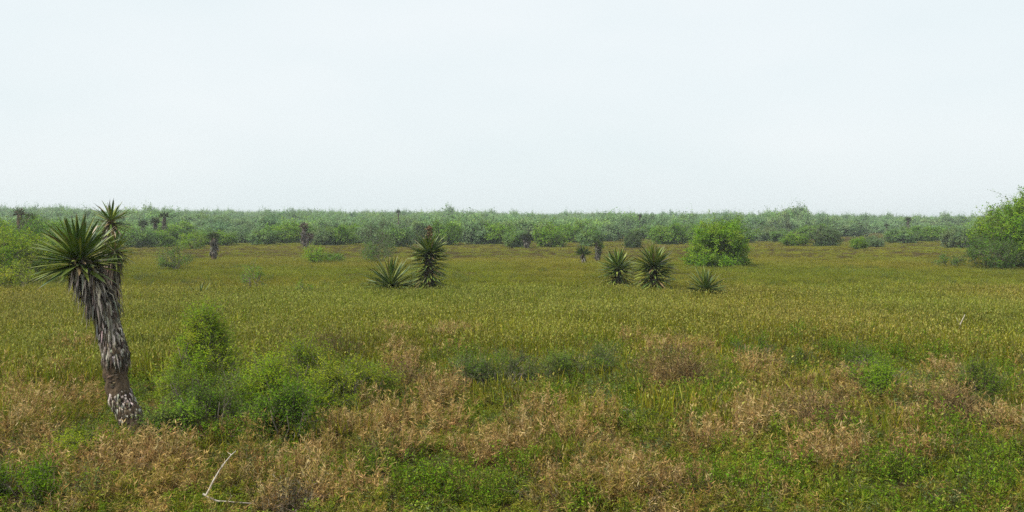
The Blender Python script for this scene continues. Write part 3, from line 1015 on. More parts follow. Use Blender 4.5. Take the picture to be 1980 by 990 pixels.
def crown(parent, pos, axis, n, L, amax, rng, wid=1.0, core=0.05, depth=0.1, name='crown', brown=0.04):
    """Rosette: a tapered bud with every dagger leaf an object of its own."""
    pos = Vector(pos)
    ax = Vector(axis).normalized()
    mb = MB()
    pts = [pos - ax * depth * 1.6, pos - ax * depth * 0.6, pos, pos + ax * L * 0.12, pos + ax * L * 0.3]
    tube(mb, [tuple(p) for p in pts], [core * 1.1, core * 1.2, core, core * 0.6, core * 0.1], (0.14, 0.16, 0.06), 8)
    c = mb.build(name, M_LEAF, parent)
    for (d, f) in crown_dirs(ax, n, amax, rng):
        p = pos - ax * depth * f * 1.4 + d * core * 0.7
        put_leaf(c, p, d, L * rng.uniform(0.82, 1.08) * (0.85 + 0.15 * min(1, f * 3)), wid, which=int(rng.integers(8, 11)) if rng.random() < brown else None, rng=rng)
    return c


def path_at(pts, rad, t):
    """Point, tangent and radius at parameter t in 0..1 of a trunk path."""
    pts = np.asarray(pts, float)
    k = t * (len(pts) - 1)
    i = np.clip(np.floor(k).astype(int), 0, len(pts) - 2)
    f = (k - i)[:, None]
    T = unit(pts[i + 1] - pts[i])
    rad = np.asarray(rad, float)
    return pts[i] * (1 - f) + pts[i + 1] * f, T, rad[i] * (1 - f[:, 0]) + rad[i + 1] * f[:, 0]


def skirt(parent, pts, rad, t0, t1, n, L, W, flare, rng, name='dead_skirt', pal=GREYDEAD, label=None, curl=0.5, out0=0.0):
    """Dead leaves hanging down along the trunk between t0 and t1."""
    mb = MB()
    t = rng.uniform(t0, t1, n)
    P, T, r = path_at(pts, rad, t)
    a = rng.uniform(0, TAU, n)
    u = unit(np.cross(T, np.tile([0.2, 1.0, 0.1], (n, 1))))
    w = np.cross(T, u)
    o = u * np.cos(a)[:, None] + w * np.sin(a)[:, None]
    s = np.cross(o, T)
    fl = flare * rng.uniform(0.4, 1.6, n) + out0 * (t - t0) / (t1 - t0)
    d0 = unit(o * np.sin(fl + 0.25)[:, None] - T * np.cos(fl + 0.25)[:, None])
    d1 = unit(o * np.sin(fl - curl * rng.uniform(0, 1, n))[:, None] - T * 0.3 - np.array([0, 0, 0.8]) + 0.12 * rng.standard_normal((n, 3)))
    LL = L * rng.uniform(0.5, 1.15, n)
    WW = W * rng.uniform(0.5, 1.2, n)
    A = P + o * (r * 0.9)[:, None]
    B = A + d0 * (LL * 0.45)[:, None]
    C = B + d1 * (LL * 0.55)[:, None]
    V = np.stack([A - s * WW[:, None] * 0.6, A + s * WW[:, None] * 0.6, B - s * WW[:, None] * 0.5, B + o * WW[:, None] * 0.25, B + s * WW[:, None] * 0.5, C], 1)
    b = (np.arange(n) * 6)[:, None]
    tr = np.concatenate([b + np.array(k) for k in ((0, 3, 2), (0, 1, 3), (1, 4, 3), (2, 3, 5), (3, 4, 5))])
    mb.add(V, tr, None, np.repeat(pick(pal, n, rng, 0.22), 6, 0))
    ob = mb.build(name, M_DEAD, parent, smooth=False)
    return tag(ob, label, kind='stuff')


def trunk(parent, pts, rad, rng, rough=0.1, fine=26, name='trunk', sides=14):
    pts = np.asarray(pts, float)
    t = np.linspace(0, 1, fine)
    P, _, r = path_at(pts, rad, t)
    # round off the corners of the path
    for _ in range(2):
        P[1:-1] = 0.25 * P[:-2] + 0.5 * P[1:-1] + 0.25 * P[2:]
    r = r * (1 + 0.06 * np.sin(t * 60) + rng.normal(0, 0.03, fine))
    mb = MB()
    tube(mb, P, r, (1, 1, 1), sides, rough, rng)
    return mb.build(name, M_TRUNK, parent)


def build_yuccas():
    rng = np.random.default_rng(8)
    dagger_set(rng)
    # ---------------- tall shaggy yucca in front
    D = 12.9
    b = at_dist(272, HORIZON, D)
    b = Vector((b.x, b.y, gzf(b.x, b.y)))
    t = thing('yucca', 'tall leaning shaggy trunked yucca with one wide green head of daggers', 'yucca', b)

    def lp(px, py, dy=0.0):
        q = at_dist(px, py, D + dy)
        return tuple(q - b)
    path = [lp(276, 876), lp(270, 850), lp(258, 815), lp(240, 782), lp(226, 748), lp(223, 712), lp(224, 684, -.02), lp(213, 642, -.04), lp(201, 600, -.06), lp(184, 562, -.1), lp(166, 525, -.14), lp(151, 495, -.18)]
    rad = [0.19, 0.175, 0.165, 0.16, 0.16, 0.17, 0.175, 0.15, 0.135, 0.12, 0.105, 0.09]
    trunk(t, path, rad, rng, 0.06, 44)
    # old leaf bases: pale stubs pressed down on the trunk, in two belts with a bare ring between
    skirt(t, path, np.array(rad) * 1.03, 0.52, 0.72, 620, 0.21, 0.032, 0.12, rng, 'leaf_stubs', [(0.46, 0.42, 0.365), (0.33, 0.29, 0.245), (0.19, 0.155, 0.125), (0.08, 0.065, 0.05), (0.05, 0.04, 0.032)], 'whitish stubs of old leaves on the trunk')
    skirt(t, path, np.array(rad) * 1.03, 0.22, 0.35, 330, 0.15, 0.03, 0.14, rng, 'leaf_stubs', [(0.46, 0.42, 0.365), (0.3, 0.26, 0.22), (0.15, 0.12, 0.09), (0.06, 0.045, 0.035)], 'whitish stubs of old leaves above the foot')
    skirt(t, path, np.array(rad) * 1.0, 0.02, 0.50, 260, 0.06, 0.05, 0.12, rng, 'bark_flakes', [(0.10, 0.075, 0.055), (0.06, 0.045, 0.035), (0.15, 0.11, 0.08)])
    skirt(t, path, rad, 0.78, 0.985, 560, 0.42, 0.040, 0.22, rng, 'dead_skirt', GREYDEAD, 'grey hanging skirt of dead leaves', 0.3, 0.35)
    skirt(t, path, np.array(rad) * 0.95, 0.66, 0.83, 420, 0.30, 0.034, 0.13, rng, 'dead_skirt', GREYDEAD, 'shorter dead leaves pressed on the trunk', 0.2, 0.1)
    skirt(t, path, rad, 0.93, 0.99, 90, 0.40, 0.045, 0.75, rng, 'dead_skirt', [(0.16, 0.12, 0.08), (0.08, 0.06, 0.04), (0.3, 0.25, 0.18), (0.10, 0.10, 0.04)], None, 0.6)
    crown(t, path[-1], (-0.08, -0.22, 1.0), 175, 0.66, math.radians(100), rng, 0.92, 0.075, 0.10)

    # ---------------- slender yucca close behind it, two heads
    D = 20.5
    b = at_dist(224, HORIZON, D)
    b = Vector((b.x, b.y, gzf(b.x, b.y)))
    t = thing('yucca', 'slender yucca with two small heads close behind the shaggy leaning one', 'yucca', b)
    lp2 = lambda px, py, dy=0.0: tuple(at_dist(px, py, D + dy) - b)
    p1 = [lp2(224, 706), lp2(222, 640), lp2(218, 590), lp2(212, 540), lp2(210, 500, .1), lp2(212, 460, .15), lp2(215, 424, .15)]
    r1 = [0.15, 0.14, 0.13, 0.12, 0.10, 0.09, 0.07]
    trunk(t, p1, r1, rng, 0.07, 24, sides=10)
    p2 = [lp2(215, 570), lp2(218, 530, -.1), lp2(222, 505, -.2), lp2(223, 482, -.25)]
    trunk(t, p2, [0.10, 0.10, 0.09, 0.07], rng, 0.07, 10, 'branch', 10)
    skirt(t, p1, r1, 0.3, 0.99, 420, 0.36, 0.045, 0.22, rng, 'dead_skirt', GREYDEAD, None, 0.3, 0.25)
    skirt(t, p2, [0.10, 0.10, 0.09, 0.07], 0.1, 0.99, 230, 0.40, 0.045, 0.30, rng, 'dead_skirt', [(0.14, 0.11, 0.08), (0.07, 0.055, 0.04), (0.25, 0.2, 0.15), (0.09, 0.1, 0.04)], None, 0.3, 0.4)
    crown(t, p1[-1], (0.05, -0.1, 1), 85, 0.54, math.radians(118), rng, 0.95, 0.055, 0.10, brown=0.3)
    crown(t, p2[-1], (0.45, -0.3, 0.9), 75, 0.56, math.radians(105), rng, 0.85, 0.055, 0.08)

    # ---------------- yuccas standing in the middle of the meadow
    def meadow_yucca(label, px, base_y, hid, height, L, n_top, n_low, lean=(0, 0), amax=100, stalk=0.0, dead_n=90, lowang=(85, 130), wid=0.85, trunk_r=0.13):
        p = on_ground(px, base_y, hid)
        p.z = gzf(p.x, p.y)
        th = thing('yucca', label, 'yucca', p)
        hh = max(0.12, height - L * 0.8)
        pts = [(0, 0, -0.1), (lean[0] * 0.3, lean[1] * 0.3, hh * 0.4), (lean[0] * 0.7, lean[1] * 0.7, hh * 0.75), (lean[0], lean[1], hh)]
        rr = [trunk_r, trunk_r, trunk_r * 0.9, trunk_r * 0.6]
        trunk(th, pts, rr, rng, 0.06, 10, sides=10)
        c = crown(th, pts[-1], (lean[0] * 0.3, lean[1] * 0.3 - 0.05, 1), n_top, L, math.radians(amax), rng, wid, trunk_r * 0.6, 0.12)
        for i in range(n_low):                           # older, lower leaves that point out and down
            f = (i + 0.5) / n_low
            q, T_, r_ = path_at(pts, rr, np.array([1.0 - f * 0.95]))
            ang = math.radians(lowang[0] + (lowang[1] - lowang[0]) * f + rng.normal(0, 8))
            a = i * 2.399963
            d = Vector((math.cos(a) * math.sin(ang), math.sin(a) * math.sin(ang), math.cos(ang)))
            ll = L * rng.uniform(0.75, 1.0)
            z = q[0][2]
            if z + d.z * ll < 0.02: ll = min(ll, max(0.45 * L, (z + 0.12) / max(0.05, -d.z)))
            put_leaf(c, Vector(q[0]) + d * r_[0] * 0.8, d, ll, wid, which=int(rng.integers(8, 11)) if rng.random() < 0.04 + 0.16 * f * f else None, rng=rng)
        if dead_n:
            skirt(th, pts, rr, 0.12, 0.62, dead_n, L * 0.8, 0.05, 0.75, rng, 'dead_skirt', [(0.18, 0.13, 0.09), (0.09, 0.065, 0.045), (0.28, 0.22, 0.16), (0.13, 0.075, 0.045)], None, 0.4)
        if stalk:
            top = np.array(pts[-1]) + np.array([0.0, 0, L * 0.25])
            mb = MB()
            e = top + np.array([0.04, 0, stalk])
            tube(mb, limb(top, e, rng, 6, 0.02), np.linspace(0.03, 0.012, 6), (0.15, 0.10, 0.055), 6)
            nb = 46
            f = rng.uniform(0.25, 1.0, nb)
            A = top + (e - top) * f[:, None]
            az = rng.uniform(0, TAU, nb)
            el = rng.uniform(0.1, 0.9, nb)
            dd = np.stack([np.cos(az) * np.cos(el), np.sin(az) * np.cos(el), np.sin(el)], 1)
            B = A + dd * (0.20 * (1.1 - 0.5 * f) * rng.uniform(0.6, 1.1, nb))[:, None]
            sticks(mb, A, B, 0.008, 0.005, pick([(0.15, 0.10, 0.055)], nb, rng))
            k = np.repeat(np.arange(nb), 9)
            Q = A[k] + (B - A)[k] * rng.uniform(0.35, 1.05, len(k))[:, None] + rng.normal(0, 0.02, (len(k), 3))
            leaves(mb, Q, rng.standard_normal((len(k), 3)), 0.075, 0.045, pick([(0.18, 0.13, 0.07), (0.10, 0.07, 0.042), (0.28, 0.21, 0.125)], len(k), rng), rng)
            mb.build('flower_stalk', M_DEAD, th)
        return th
    meadow_yucca('low trunkless yucca rosette sprawling beside the tall column yucca', 757, 566, 0.25, 1.68, 1.4, 130, 70, (-0.02, -0.05), 100, 0, 60, (82, 110), 0.66, 0.13)
    meadow_yucca('tall column of yucca leaves with dry rusty flower stalk on top', 828, 567, 0.25, 2.75, 0.92, 140, 330, (0.05, 0), 95, 0.85, 30, (80, 120), 1.05, 0.2)
    meadow_yucca('smaller dark yucca with reddish dead base, partner of the fuller one', 1196, 557, 0.25, 2.0, 1.02, 110, 130, (-0.03, 0), 95, 0, 120, (82, 118), 0.95, 0.15)
    meadow_yucca('fuller yellow green yucca with upright head, partner of the smaller dark one', 1263, 566, 0.25, 2.3, 1.08, 150, 210, (0.02, 0), 95, 0, 70, (82, 122), 0.95, 0.16)
    meadow_yucca('short trunkless yucca rosette alone in the grass beyond the yucca pair', 1363, 576, 0.25, 1.35, 0.95, 105, 40, (0, 0), 95, 0, 30, (85, 112), 0.85, 0.11)
    # sprout: a few daggers in the grass
    p = on_ground(385, 566, 0.3)
    p.z = gzf(p.x, p.y)
    s = thing('yucca_sprout', 'few spiky yucca leaves poking out of the grass', 'yucca', p)
    crown(s, (0, 0, 0.06), (0, 0, 1), 16, 0.95, math.radians(68), rng, 0.5, 0.04, 0.04)

    # ---------------- distant yuccas: trunk, skirt and crown
    def far_yucca(name, label, px, dist, top_y, L, n=70, head=True, pal=YG, heads=((0, 0),), dead=170, tr=0.17, foot=None, group=None, amax=105):
        p = at_dist(px, HORIZON, dist)
        p.z = gzf(p.x, p.y)
        th = thing(name, label, 'yucca', p, group=group)
        H = hgt(top_y, dist) - p.z - L * 0.75
        for (hx, hz) in heads:
            e = np.array([hx, 0, max(0.1, H + hz)])
            pts = limb(np.array([0, 0, -0.1]), e, rng, 5, 0.03)
            rr = np.linspace(tr, tr * 0.8, 5)
            trunk(th, pts, rr, rng, 0.1, 8, sides=8)
            if dead:
                skirt(th, pts, rr, 0.25, 1.0, dead, L * 0.8, 0.09, 0.35, rng, 'dead_skirt', [(0.10, 0.092, 0.078), (0.055, 0.05, 0.043), (0.17, 0.155, 0.13)], None, 0.3, 0.3)
            mb = MB()
            ds = np.array([tuple(d) for d, f in crown_dirs((0, 0, 1), n, math.radians(amax), rng, 0.15)])
            leaves(mb, pts[-1] + ds * tr * 0.5, ds, L * rng.uniform(0.8, 1.1, n), 0.085 if dist < 90 else 0.13, pick(pal, n, rng, 0.2), rng, 0.2)
            mb.build('crown', M_LEAF, th)
        return th
    dk = [(0.05, 0.07, 0.03), (0.04, 0.055, 0.025), (0.075, 0.09, 0.035)]
    br = [(0.13, 0.10, 0.075), (0.09, 0.07, 0.055), (0.18, 0.14, 0.10)]
    far_yucca('yucca', 'shaggy dark yucca with stout grey trunk alone in the grass', 413, 72, 450, 0.55, 70, pal=dk, dead=220, tr=0.22)
    far_yucca('dead_yucca', 'dead brown yucca stump with withered head', 588, 108, 431, 0.6, 60, pal=br, dead=160, tr=0.3, heads=((0, 0), (0.6, -1.3)))
    far_yucca('yucca', 'low round blue green yucca rosette beside small ragged yucca', 1128, 68, 477, 0.75, 110, pal=dk + YG[:1], dead=30, tr=0.12, amax=95)
    far_yucca('yucca', 'small ragged yucca with two uneven heads beside low round rosette', 1155, 73, 462, 0.42, 45, pal=YG + dk, dead=90, tr=0.1, heads=((-0.08, 0), (0.25, -0.35), (0.1, -0.8)))
    far_yucca('yucca', 'dark clump of low yucca heads at the woods edge', 1018, 112, 450, 0.6, 60, pal=dk, dead=60, tr=0.15, heads=((-0.35, -0.2), (0.15, 0), (0.5, -0.5)))
    GY = 'dark yuccas standing above the far woods'
    far_yucca('yucca', 'dark yucca pair of heads rising above the bushes at the plain edge', 40, 84, 404, 0.6, 70, pal=dk + br[:1], dead=160, tr=0.25, heads=((-0.1, 0), (0.9, -0.45)))
    far_yucca('yucca', 'tallest dark yucca among three on the woods edge', 318, 120, 410, 0.8, 80, pal=dk, dead=160, tr=0.24)
    far_yucca('yucca', 'middle dark yucca of the three on the woods edge', 300, 120, 421, 0.8, 80, pal=dk, dead=160, tr=0.24)
    far_yucca('yucca', 'shortest dark yucca of the three on the woods edge', 277, 120, 426, 0.8, 80, pal=dk, dead=120, tr=0.2)
    far_yucca('yucca', 'lone dark yucca sticking out against the sky above far woods', 1756, 175, 420, 0.8, 70, pal=dk, dead=90, tr=0.22)
    for (px, d, ty) in ((1662, 185, 431), (1677, 190, 436), (1715, 200, 432), (1836, 190, 434), (1525, 180, 434), (1237, 230, 414), (770, 230, 406)):
        far_yucca('yucca', 'small dark yucca standing among the far woods', px, d, ty, 0.8, 70, pal=dk, dead=60, tr=0.2, group=GY)


def beside(o, base, marks, tail):
    """Describe a repeat by the landmark it stands closest to."""
    x, y = o.location.x, o.location.y
    nm = min(marks, key=lambda k: (k[1].x - x) ** 2 + (k[1].y - y) ** 2)[0]
    o['label'] = base + ' ' + nm
    o['group'] = tail + ' ' + nm


# ------------------------------------------------------------------ single plants of the rough near strip
def build_near():
    rng = np.random.default_rng(33)

    def lumps(h, w, n, cone=False):
        if cone:                                  # young tree: sprays rising from a wide foot to a narrow tip
            z = h * (0.10 + 0.88 * rng.random(n) ** 1.25)
            r = w * 0.5 * (1.0 - z / h).clip(0) ** 0.7 * rng.random(n) ** 0.4 + 0.02
            a = rng.choice(7, n) * TAU / 7 + rng.normal(0, 0.35, n)
            return np.stack([r * np.cos(a) + 0.05 * np.sin(z * 4), r * np.sin(a), z], 1)
        k = int(rng.integers(5, 8))
        cx = rng.uniform(-0.36, 0.36, (k, 2)) * w
        cz = h * rng.uniform(0.45, 0.95, k)
        cz[0] = h * 0.95
        i = rng.integers(0, k, n)
        f = rng.random(n) ** 0.6                   # more of the leaves towards the top of each lump
        P = np.zeros((n, 3))
        P[:, :2] = cx[i] + rng.normal(0, 0.085 * w, (n, 2)) * (1.45 - 0.75 * f)[:, None]
        P[:, 2] = np.maximum(0.05, cz[i] * f * 0.9)
        return P

    def near(name, label, cat, px, base_y, h, wpx, pal, clumps, clump_r, leafL, leafW, leafn=12, twigs=9, nst=8, up=0.5, low=0.05, hid=0.05, crown='foliage', trunk_r=0.014, group=None, cone=False):
        p = on_ground(px, base_y, hid)
        sc_ = F_PX / p.y
        t = thing(name, label, cat, (p.x, p.y, gzf(p.x, p.y)), rng.uniform(0, TAU), group)
        st, cr = woody(rng, h=h, w=wpx / sc_, nst=nst, clumps=clumps, clump_r=clump_r, twigs=twigs, leafn=leafn, leafL=leafL, leafW=leafW, pal=pal, trunk_r=trunk_r, low=low, twig_r=0.0025, up=up, spots=lumps(h, wpx / sc_, clumps, cone))
        st.build('stem', M_BARK, t)
        cr.build(crown, M_LEAF, t)
        return t
    near('mesquite_sapling', 'feathery bright green sapling taller than the weeds around it', 'sapling', 395, 775, 1.62, 170, LIME + BRIGHT, 170, 0.22, 0.055, 0.014, 15, 10, 5, 0.7, 0.15, cone=True)
    near('green_bush', 'wide yellow green bush with loose sprays right of the feathery sapling', 'bush', 548, 800, 1.25, 185, LIME + BRIGHT[:2], 140, 0.26, 0.048, 0.015, 13, 9, 9, 0.8)
    near('green_bush', 'bright lime green bush with pale flower heads beside the wide bush', 'bush', 660, 800, 0.98, 125, LIME, 85, 0.22, 0.045, 0.016, 13, 9, 8, 0.8)
    near('green_bush', 'dense deep green bush below the wide yellow green one', 'bush', 552, 868, 0.85, 140, [(0.09, 0.19, 0.012), (0.13, 0.24, 0.015), (0.16, 0.25, 0.02), (0.07, 0.15, 0.010)], 105, 0.2, 0.05, 0.018, 11, 9, 8, 0.7)
    near('green_bush', 'low loose yellow green bush between the wide bush and the lime one', 'bush', 612, 815, 0.8, 130, LIME + GREENS, 75, 0.2, 0.045, 0.015, 12, 9, 7, 0.8)
    near('green_bush', 'low spreading green bush beyond the lime green bush', 'bush', 718, 770, 0.7, 110, GREENS + LIME[:2], 60, 0.2, 0.045, 0.015, 11, 9, 7, 0.8)
    near('green_bush', 'loose light green bush between the feathery sapling and the wide bush', 'bush', 470, 790, 1.0, 130, LIME, 85, 0.22, 0.046, 0.015, 12, 9, 7, 0.8)
    near('leafy_bush', 'rounded small leaved bush just right of the yucca foot', 'bush', 400, 850, 0.95, 175, BRIGHT + GREYGREEN[:2], 120, 0.2, 0.042, 0.016, 11, 9, 9, 0.7)
    near('leafy_bush', 'dark green bush under the feathery sapling', 'bush', 375, 800, 0.75, 150, GREENS + GREYGREEN[:1], 80, 0.2, 0.035, 0.012, 12, 9, 8)
    near('fern_like_weed', 'bright ferny weed in front of the yucca foot', 'weed', 190, 885, 0.45, 160, LIME, 80, 0.14, 0.034, 0.010, 14, 9, 8, 0.2)
    near('mounded_shrub', 'dusty grey green rounded mound of shrub in the grass', 'shrub', 968, 758, 0.72, 170, GREYGREEN + GREENS[:2], 120, 0.2, 0.045, 0.015, 10, 9, 9)
    near('mounded_shrub', 'green mound of weeds beyond the dusty grey green mound', 'shrub', 1120, 735, 0.65, 180, GREENS + GREYGREEN, 110, 0.2, 0.045, 0.015, 10, 9, 9)
    near('green_bush', 'broad fresh green bush in the grass beyond the dry tangle', 'bush', 1690, 750, 0.72, 220, GREENS + BRIGHT, 150, 0.2, 0.048, 0.015, 10, 9, 10)
    near('upright_weed', 'upright dense green weed beside the leaning dry stalks', 'weed', 1895, 785, 0.95, 65, GREENS, 60, 0.2, 0.045, 0.010, 14, 10, 8, 1.3)
    near('green_bush', 'small dark green bush by a tan tuft beyond the dry tangle', 'bush', 1462, 705, 0.7, 80, GREENS[:2], 50, 0.15, 0.034, 0.012, 12, 8, 6)
    near('leafy_weed', 'dark leafy weed at the bottom beside the short verge grass', 'weed', 62, 975, 0.4, 150, GREENS[:3], 60, 0.15, 0.05, 0.018, 9, 8, 8)

    # dry tangles
    def dry(name, label, cat, px, base_y, h, w, n, pal, droop=0.6):
        p = on_ground(px, base_y, 0.05)
        t = thing(name, label, cat, (p.x, p.y, gzf(p.x, p.y)), rng.uniform(0, TAU))
        mesh_obj('twig_mass', tangle('twig_mass', rng, n, w * 0.5, h, M_DEAD, pal, droop, 0.006), t)['kind'] = 'stuff'
        mb = MB()
        q = rng.standard_normal((n * 7, 3)) * np.array([w * 0.24, w * 0.24, h * 0.24]) + np.array([0, 0, h * 0.5])
        q = q[q[:, 2] > 0.03]
        leaves(mb, q, rng.standard_normal((len(q), 3)) + np.array([0, 0, 0.3]), 0.07, 0.009, pick(pal, len(q), rng, 0.3), rng, 0.5)
        mb.build('withered_leaves', M_DEAD, t)['kind'] = 'stuff'
        g = grass_patch('dry_blades', rng, int(n * 2.2), w * 0.33, (h * 0.4, h * 0.95), 0.006, 0.4, (0.3, 1.8), STRAW, mat=M_GRASS)
        mesh_obj('dry_blades', g, t)['kind'] = 'stuff'
    STR2 = [(0.17, 0.115, 0.05), (0.10, 0.066, 0.032), (0.28, 0.2, 0.10), (0.05, 0.033, 0.019)]
    dry('dead_bush', 'dead brown twiggy bush standing above the grass', 'bush', 1315, 752, 1.0, 1.2, 190, STR2, 0.9)
    dry('dead_bush', 'collapsed tan tangle of dry stems with dark hollows', 'bush', 1580, 840, 0.75, 1.5, 220, STR2, 1.3)
    dry('dead_bush', 'dark brown thicket of dry stalks beyond the lime bush', 'bush', 640, 700, 0.75, 1.6, 130, [(0.12, 0.085, 0.05), (0.18, 0.13, 0.07), (0.08, 0.055, 0.035)], 0.2)
    dry('dead_bush', 'leaning grey brown dry stalks beside the upright green weed', 'bush', 1845, 812, 0.75, 0.95, 130, STR2, 0.9)
    dry('dead_bush', 'grey twiggy remains in a dark hollow near the verge', 'bush', 560, 985, 0.4, 0.8, 80, [(0.17, 0.145, 0.105), (0.08, 0.065, 0.045), (0.04, 0.032, 0.024)], 1.0)
    dry('dead_bush', 'small grey brown dry shrub left of the dusty mound', 'bush', 785, 752, 0.75, 0.75, 80, STR2, 0.4)

    # tan grass tussocks and leafy weed clumps: copies
    kinds = []
    for i in range(4):
        t = thing('grass_tussock', 'tan tussock of drooping dry grass in the rough strip', 'tussock', (0, 0, 0), 0, 'tan grass tussocks of the rough strip')
        g = brush('dry_blades', rng, 42, 0.19, 0.56, 0.075, 0.011, 20, [(0.48, 0.33, 0.135), (0.37, 0.235, 0.085), (0.22, 0.125, 0.045), (0.58, 0.45, 0.23)] + OLIVE[2:4], 60, (5, 5, 3, 3, 1.5, 1.5), M_GRASS)
        mesh_obj('dry_blades', g, t)['kind'] = 'stuff'
        kinds.append(t)
    T = [(115, 710), (150, 700), (90, 720), (60, 790), (30, 800), (95, 800), (40, 850), (75, 870), (150, 900), (200, 905), (110, 900), (250, 900), (330, 905), (300, 915), (412, 860), (515, 870), (500, 860),
         (660, 840), (700, 845), (740, 830), (765, 825), (822, 815), (640, 850), (935, 890), (960, 885), (945, 860), (1018, 850), (1030, 830), (1010, 880), (1150, 825), (1165, 815), (870, 660), (850, 650), (900, 655),
         (1060, 655), (1100, 950), (1070, 940), (1140, 940), (1350, 870), (1390, 870), (1430, 850), (1450, 810), (1470, 790), (1540, 850), (1650, 770), (1640, 760), (1590, 920), (1560, 910), (1630, 900), (1790, 900), (1760, 890),
         (1820, 890), (1945, 840), (1930, 830), (1490, 725), (1480, 715), (1290, 950), (1330, 950), (1250, 940), (560, 930), (600, 930), (520, 920), (700, 965), (1100, 870), (1240, 905), (860, 780), (840, 790), (1850, 790), (1380, 840), (1660, 880)]
    MK = [(n_, on_ground(a_, b_, 0.05)) for (n_, a_, b_) in (('beside the shaggy yucca foot', 268, 860), ('beside the bleached fallen branch', 420, 950), ('beside the lime green bush', 660, 800),
          ('beside the dense deep green bush', 552, 868), ('beside the dusty grey green mound', 968, 762), ('beside the dead brown twiggy bush', 1312, 752), ('beside the collapsed tan tangle', 1580, 840),
          ('beside the leaning dry stalks', 1845, 812), ('beside the broad fresh green bush', 1690, 750), ('beside the grey twigs in the dark hollow', 560, 985), ('beside the dark leafy weed at the verge', 62, 975),
          ('beside the small grey brown dry shrub', 785, 752), ('out in the open rough grass', 1000, 930), ('in the rough grass nearer the verge', 1330, 950), ('in the green weeds nearer the verge', 1760, 940),
          ('between the yucca foot and the meadow grass', 90, 720))]
    def more(L0, blobs, other, n, gap):
        pts = [on_ground(a_, b_, 0.05) for (a_, b_) in L0]
        res = [(p.x, p.y) for p in pts]
        clear = lambda a_, b_: not (365 < to_px(a_, b_, 0.15)[0] < 515 and to_px(a_, b_, 0.15)[1] > 862)     # keeps the fallen branch free
        res = [r_ for r_ in res if clear(*r_)]
        while len(res) < n:
            x, y = wedge(8.6, 24, 1, rng, 1.02, 0.3)
            f = field(x, y, blobs) - 0.6 * field(x, y, other) + 0.12
            for k in range(len(x)):
                if len(res) < n and rng.random() < f[k] and clear(x[k], y[k]) and y[k] < 21 + 4 * rng.random() and min((a_ - x[k]) ** 2 + (b_ - y[k]) ** 2 for a_, b_ in res) > gap * gap:
                    res.append((float(x[k]), float(y[k])))
        return res
    T += [(215, 890), (315, 888)]
    for i, (x_, y_) in enumerate(more(T, TAN, GRN, 150, 0.36)):
        s = rng.uniform(0.5, 1.2)
        loc, rz, scl = (x_, y_, gzf(x_, y_)), rng.uniform(0, TAU), (s * 1.1, s * 1.1, s * rng.uniform(0.9, 1.3))
        if i < 4:
            o = kinds[i]
            o.location, o.rotation_euler, o.scale = loc, (0, 0, rz), scl
        else:
            o = copy_thing(kinds[int(rng.integers(0, 4))], loc, rz, scl)
        beside(o, 'tan tussock of drooping dry grass', MK, 'tan tussocks')
    wk = []
    for i in range(4):
        t = thing('weed_clump', 'leafy green weed clump growing between the tan tussocks', 'weed', (0, 0, 0), 0, 'green weed clumps of the rough strip')
        mesh_obj('foliage', forb('foliage', rng, 26, 0.22, 0.5, 0.045, 0.015, 25, GREENS + BRIGHT[:1], M_LEAF, 0.4), t)['kind'] = 'stuff'
        wk.append(t)
    Wl = [(800, 950), (840, 940), (880, 950), (770, 930), (930, 970), (960, 960), (830, 970), (1000, 920), (1700, 930), (1740, 940), (1660, 930), (1780, 950), (1900, 900), (1940, 920), (1880, 940), (1960, 890), (1920, 960),
          (1380, 960), (1420, 950), (1480, 940), (1520, 930), (1200, 770), (1230, 760), (1260, 820), (1050, 785), (1330, 790), (870, 740), (720, 900), (640, 910), (1820, 845), (1660, 850), (240, 790), (1780, 715), (1960, 745), (1540, 680),
          (1590, 670), (1930, 670), (1690, 890), (1860, 880), (750, 780), (1120, 760), (1170, 735), (60, 900), (20, 960), (1470, 970)]
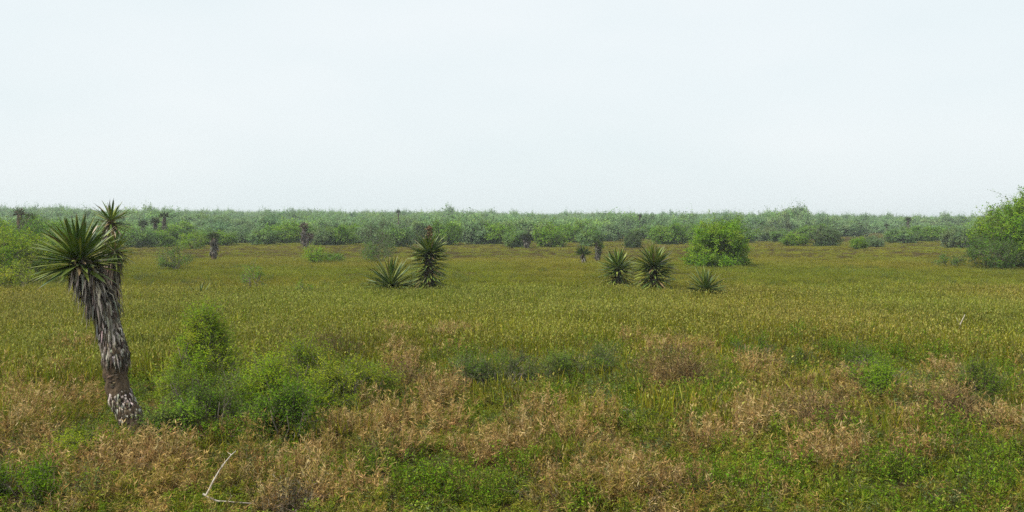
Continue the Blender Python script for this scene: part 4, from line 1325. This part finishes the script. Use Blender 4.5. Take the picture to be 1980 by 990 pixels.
    for i, (x_, y_) in enumerate(more(Wl, GRN, TAN, 170, 0.36)):
        s = rng.uniform(0.5, 1.2)
        loc, rz, scl = (x_, y_, gzf(x_, y_)), rng.uniform(0, TAU), (s, s, s * rng.uniform(0.85, 1.25))
        if i < 4:
            o = wk[i]
            o.location, o.rotation_euler, o.scale = loc, (0, 0, rz), scl
        else:
            o = copy_thing(wk[int(rng.integers(0, 4))], loc, rz, scl)
        beside(o, 'leafy green weed clump', MK, 'green weed clumps')

    # fallen bleached branch and a pale stick
    mb = MB()
    P0 = on_ground(400, 962, 0.16)
    d0 = P0.y
    z0 = gzf(P0.x, P0.y)
    w = lambda px, py, dy=0: np.array(tuple(at_dist(px, py, d0 + dy))) - np.array([P0.x, P0.y, z0])
    main = np.array([w(398, 958), w(405, 945, .03), w(412, 930, .08), w(424, 910, .14), w(436, 893, .2), w(447, 880, .24), w(456, 872, .28)])
    tube(mb, main, np.linspace(0.011, 0.005, 7), (1, 1, 1), 7, 0.06, rng)
    side = np.array([w(392, 955), w(404, 962), w(420, 969), w(440, 970, -.02), w(462, 972, .0), w(482, 973, .05), w(502, 977, .08)])
    tube(mb, side, np.linspace(0.012, 0.005, 7), (1, 1, 1), 7, 0.06, rng)
    for (a, bb) in ((main[5], w(440, 874, .3)), (main[3], w(430, 897, .1)), (side[3], w(448, 958, 0))):
        tube(mb, limb(a, bb, rng, 4, 0.05), np.linspace(0.006, 0.002, 4), (1, 1, 1), 5)
    t = mb.build('fallen_branch', M_DRIFT)
    t.location = (P0.x, P0.y, z0)
    tag(t, 'bleached forked dead branch lying at the edge of the short verge', 'branch')
    mb = MB()
    P0 = on_ground(1850, 648, 0.2)
    z0 = gzf(P0.x, P0.y)
    d1 = P0.y
    w2 = lambda px, py, dy=0: np.array(tuple(at_dist(px, py, d1 + dy))) - np.array([P0.x, P0.y, z0])
    tube(mb, np.array([w2(1846, 668), w2(1853, 640), w2(1858, 624), w2(1866, 608)]), [0.022, 0.018, 0.014, 0.008], (1, 1, 1), 6)
    tube(mb, np.array([w2(1857, 628), w2(1852, 620), w2(1849, 614)]), [0.010, 0.007, 0.004], (1, 1, 1), 5)
    t = mb.build('bleached_stick', M_DRIFT)
    t.location = (P0.x, P0.y, z0)
    tag(t, 'thin pale stick standing upright in the open grass', 'stick')


build_ground()
build_trees()
build_yuccas()
build_near()
build_grass()
build_haze()
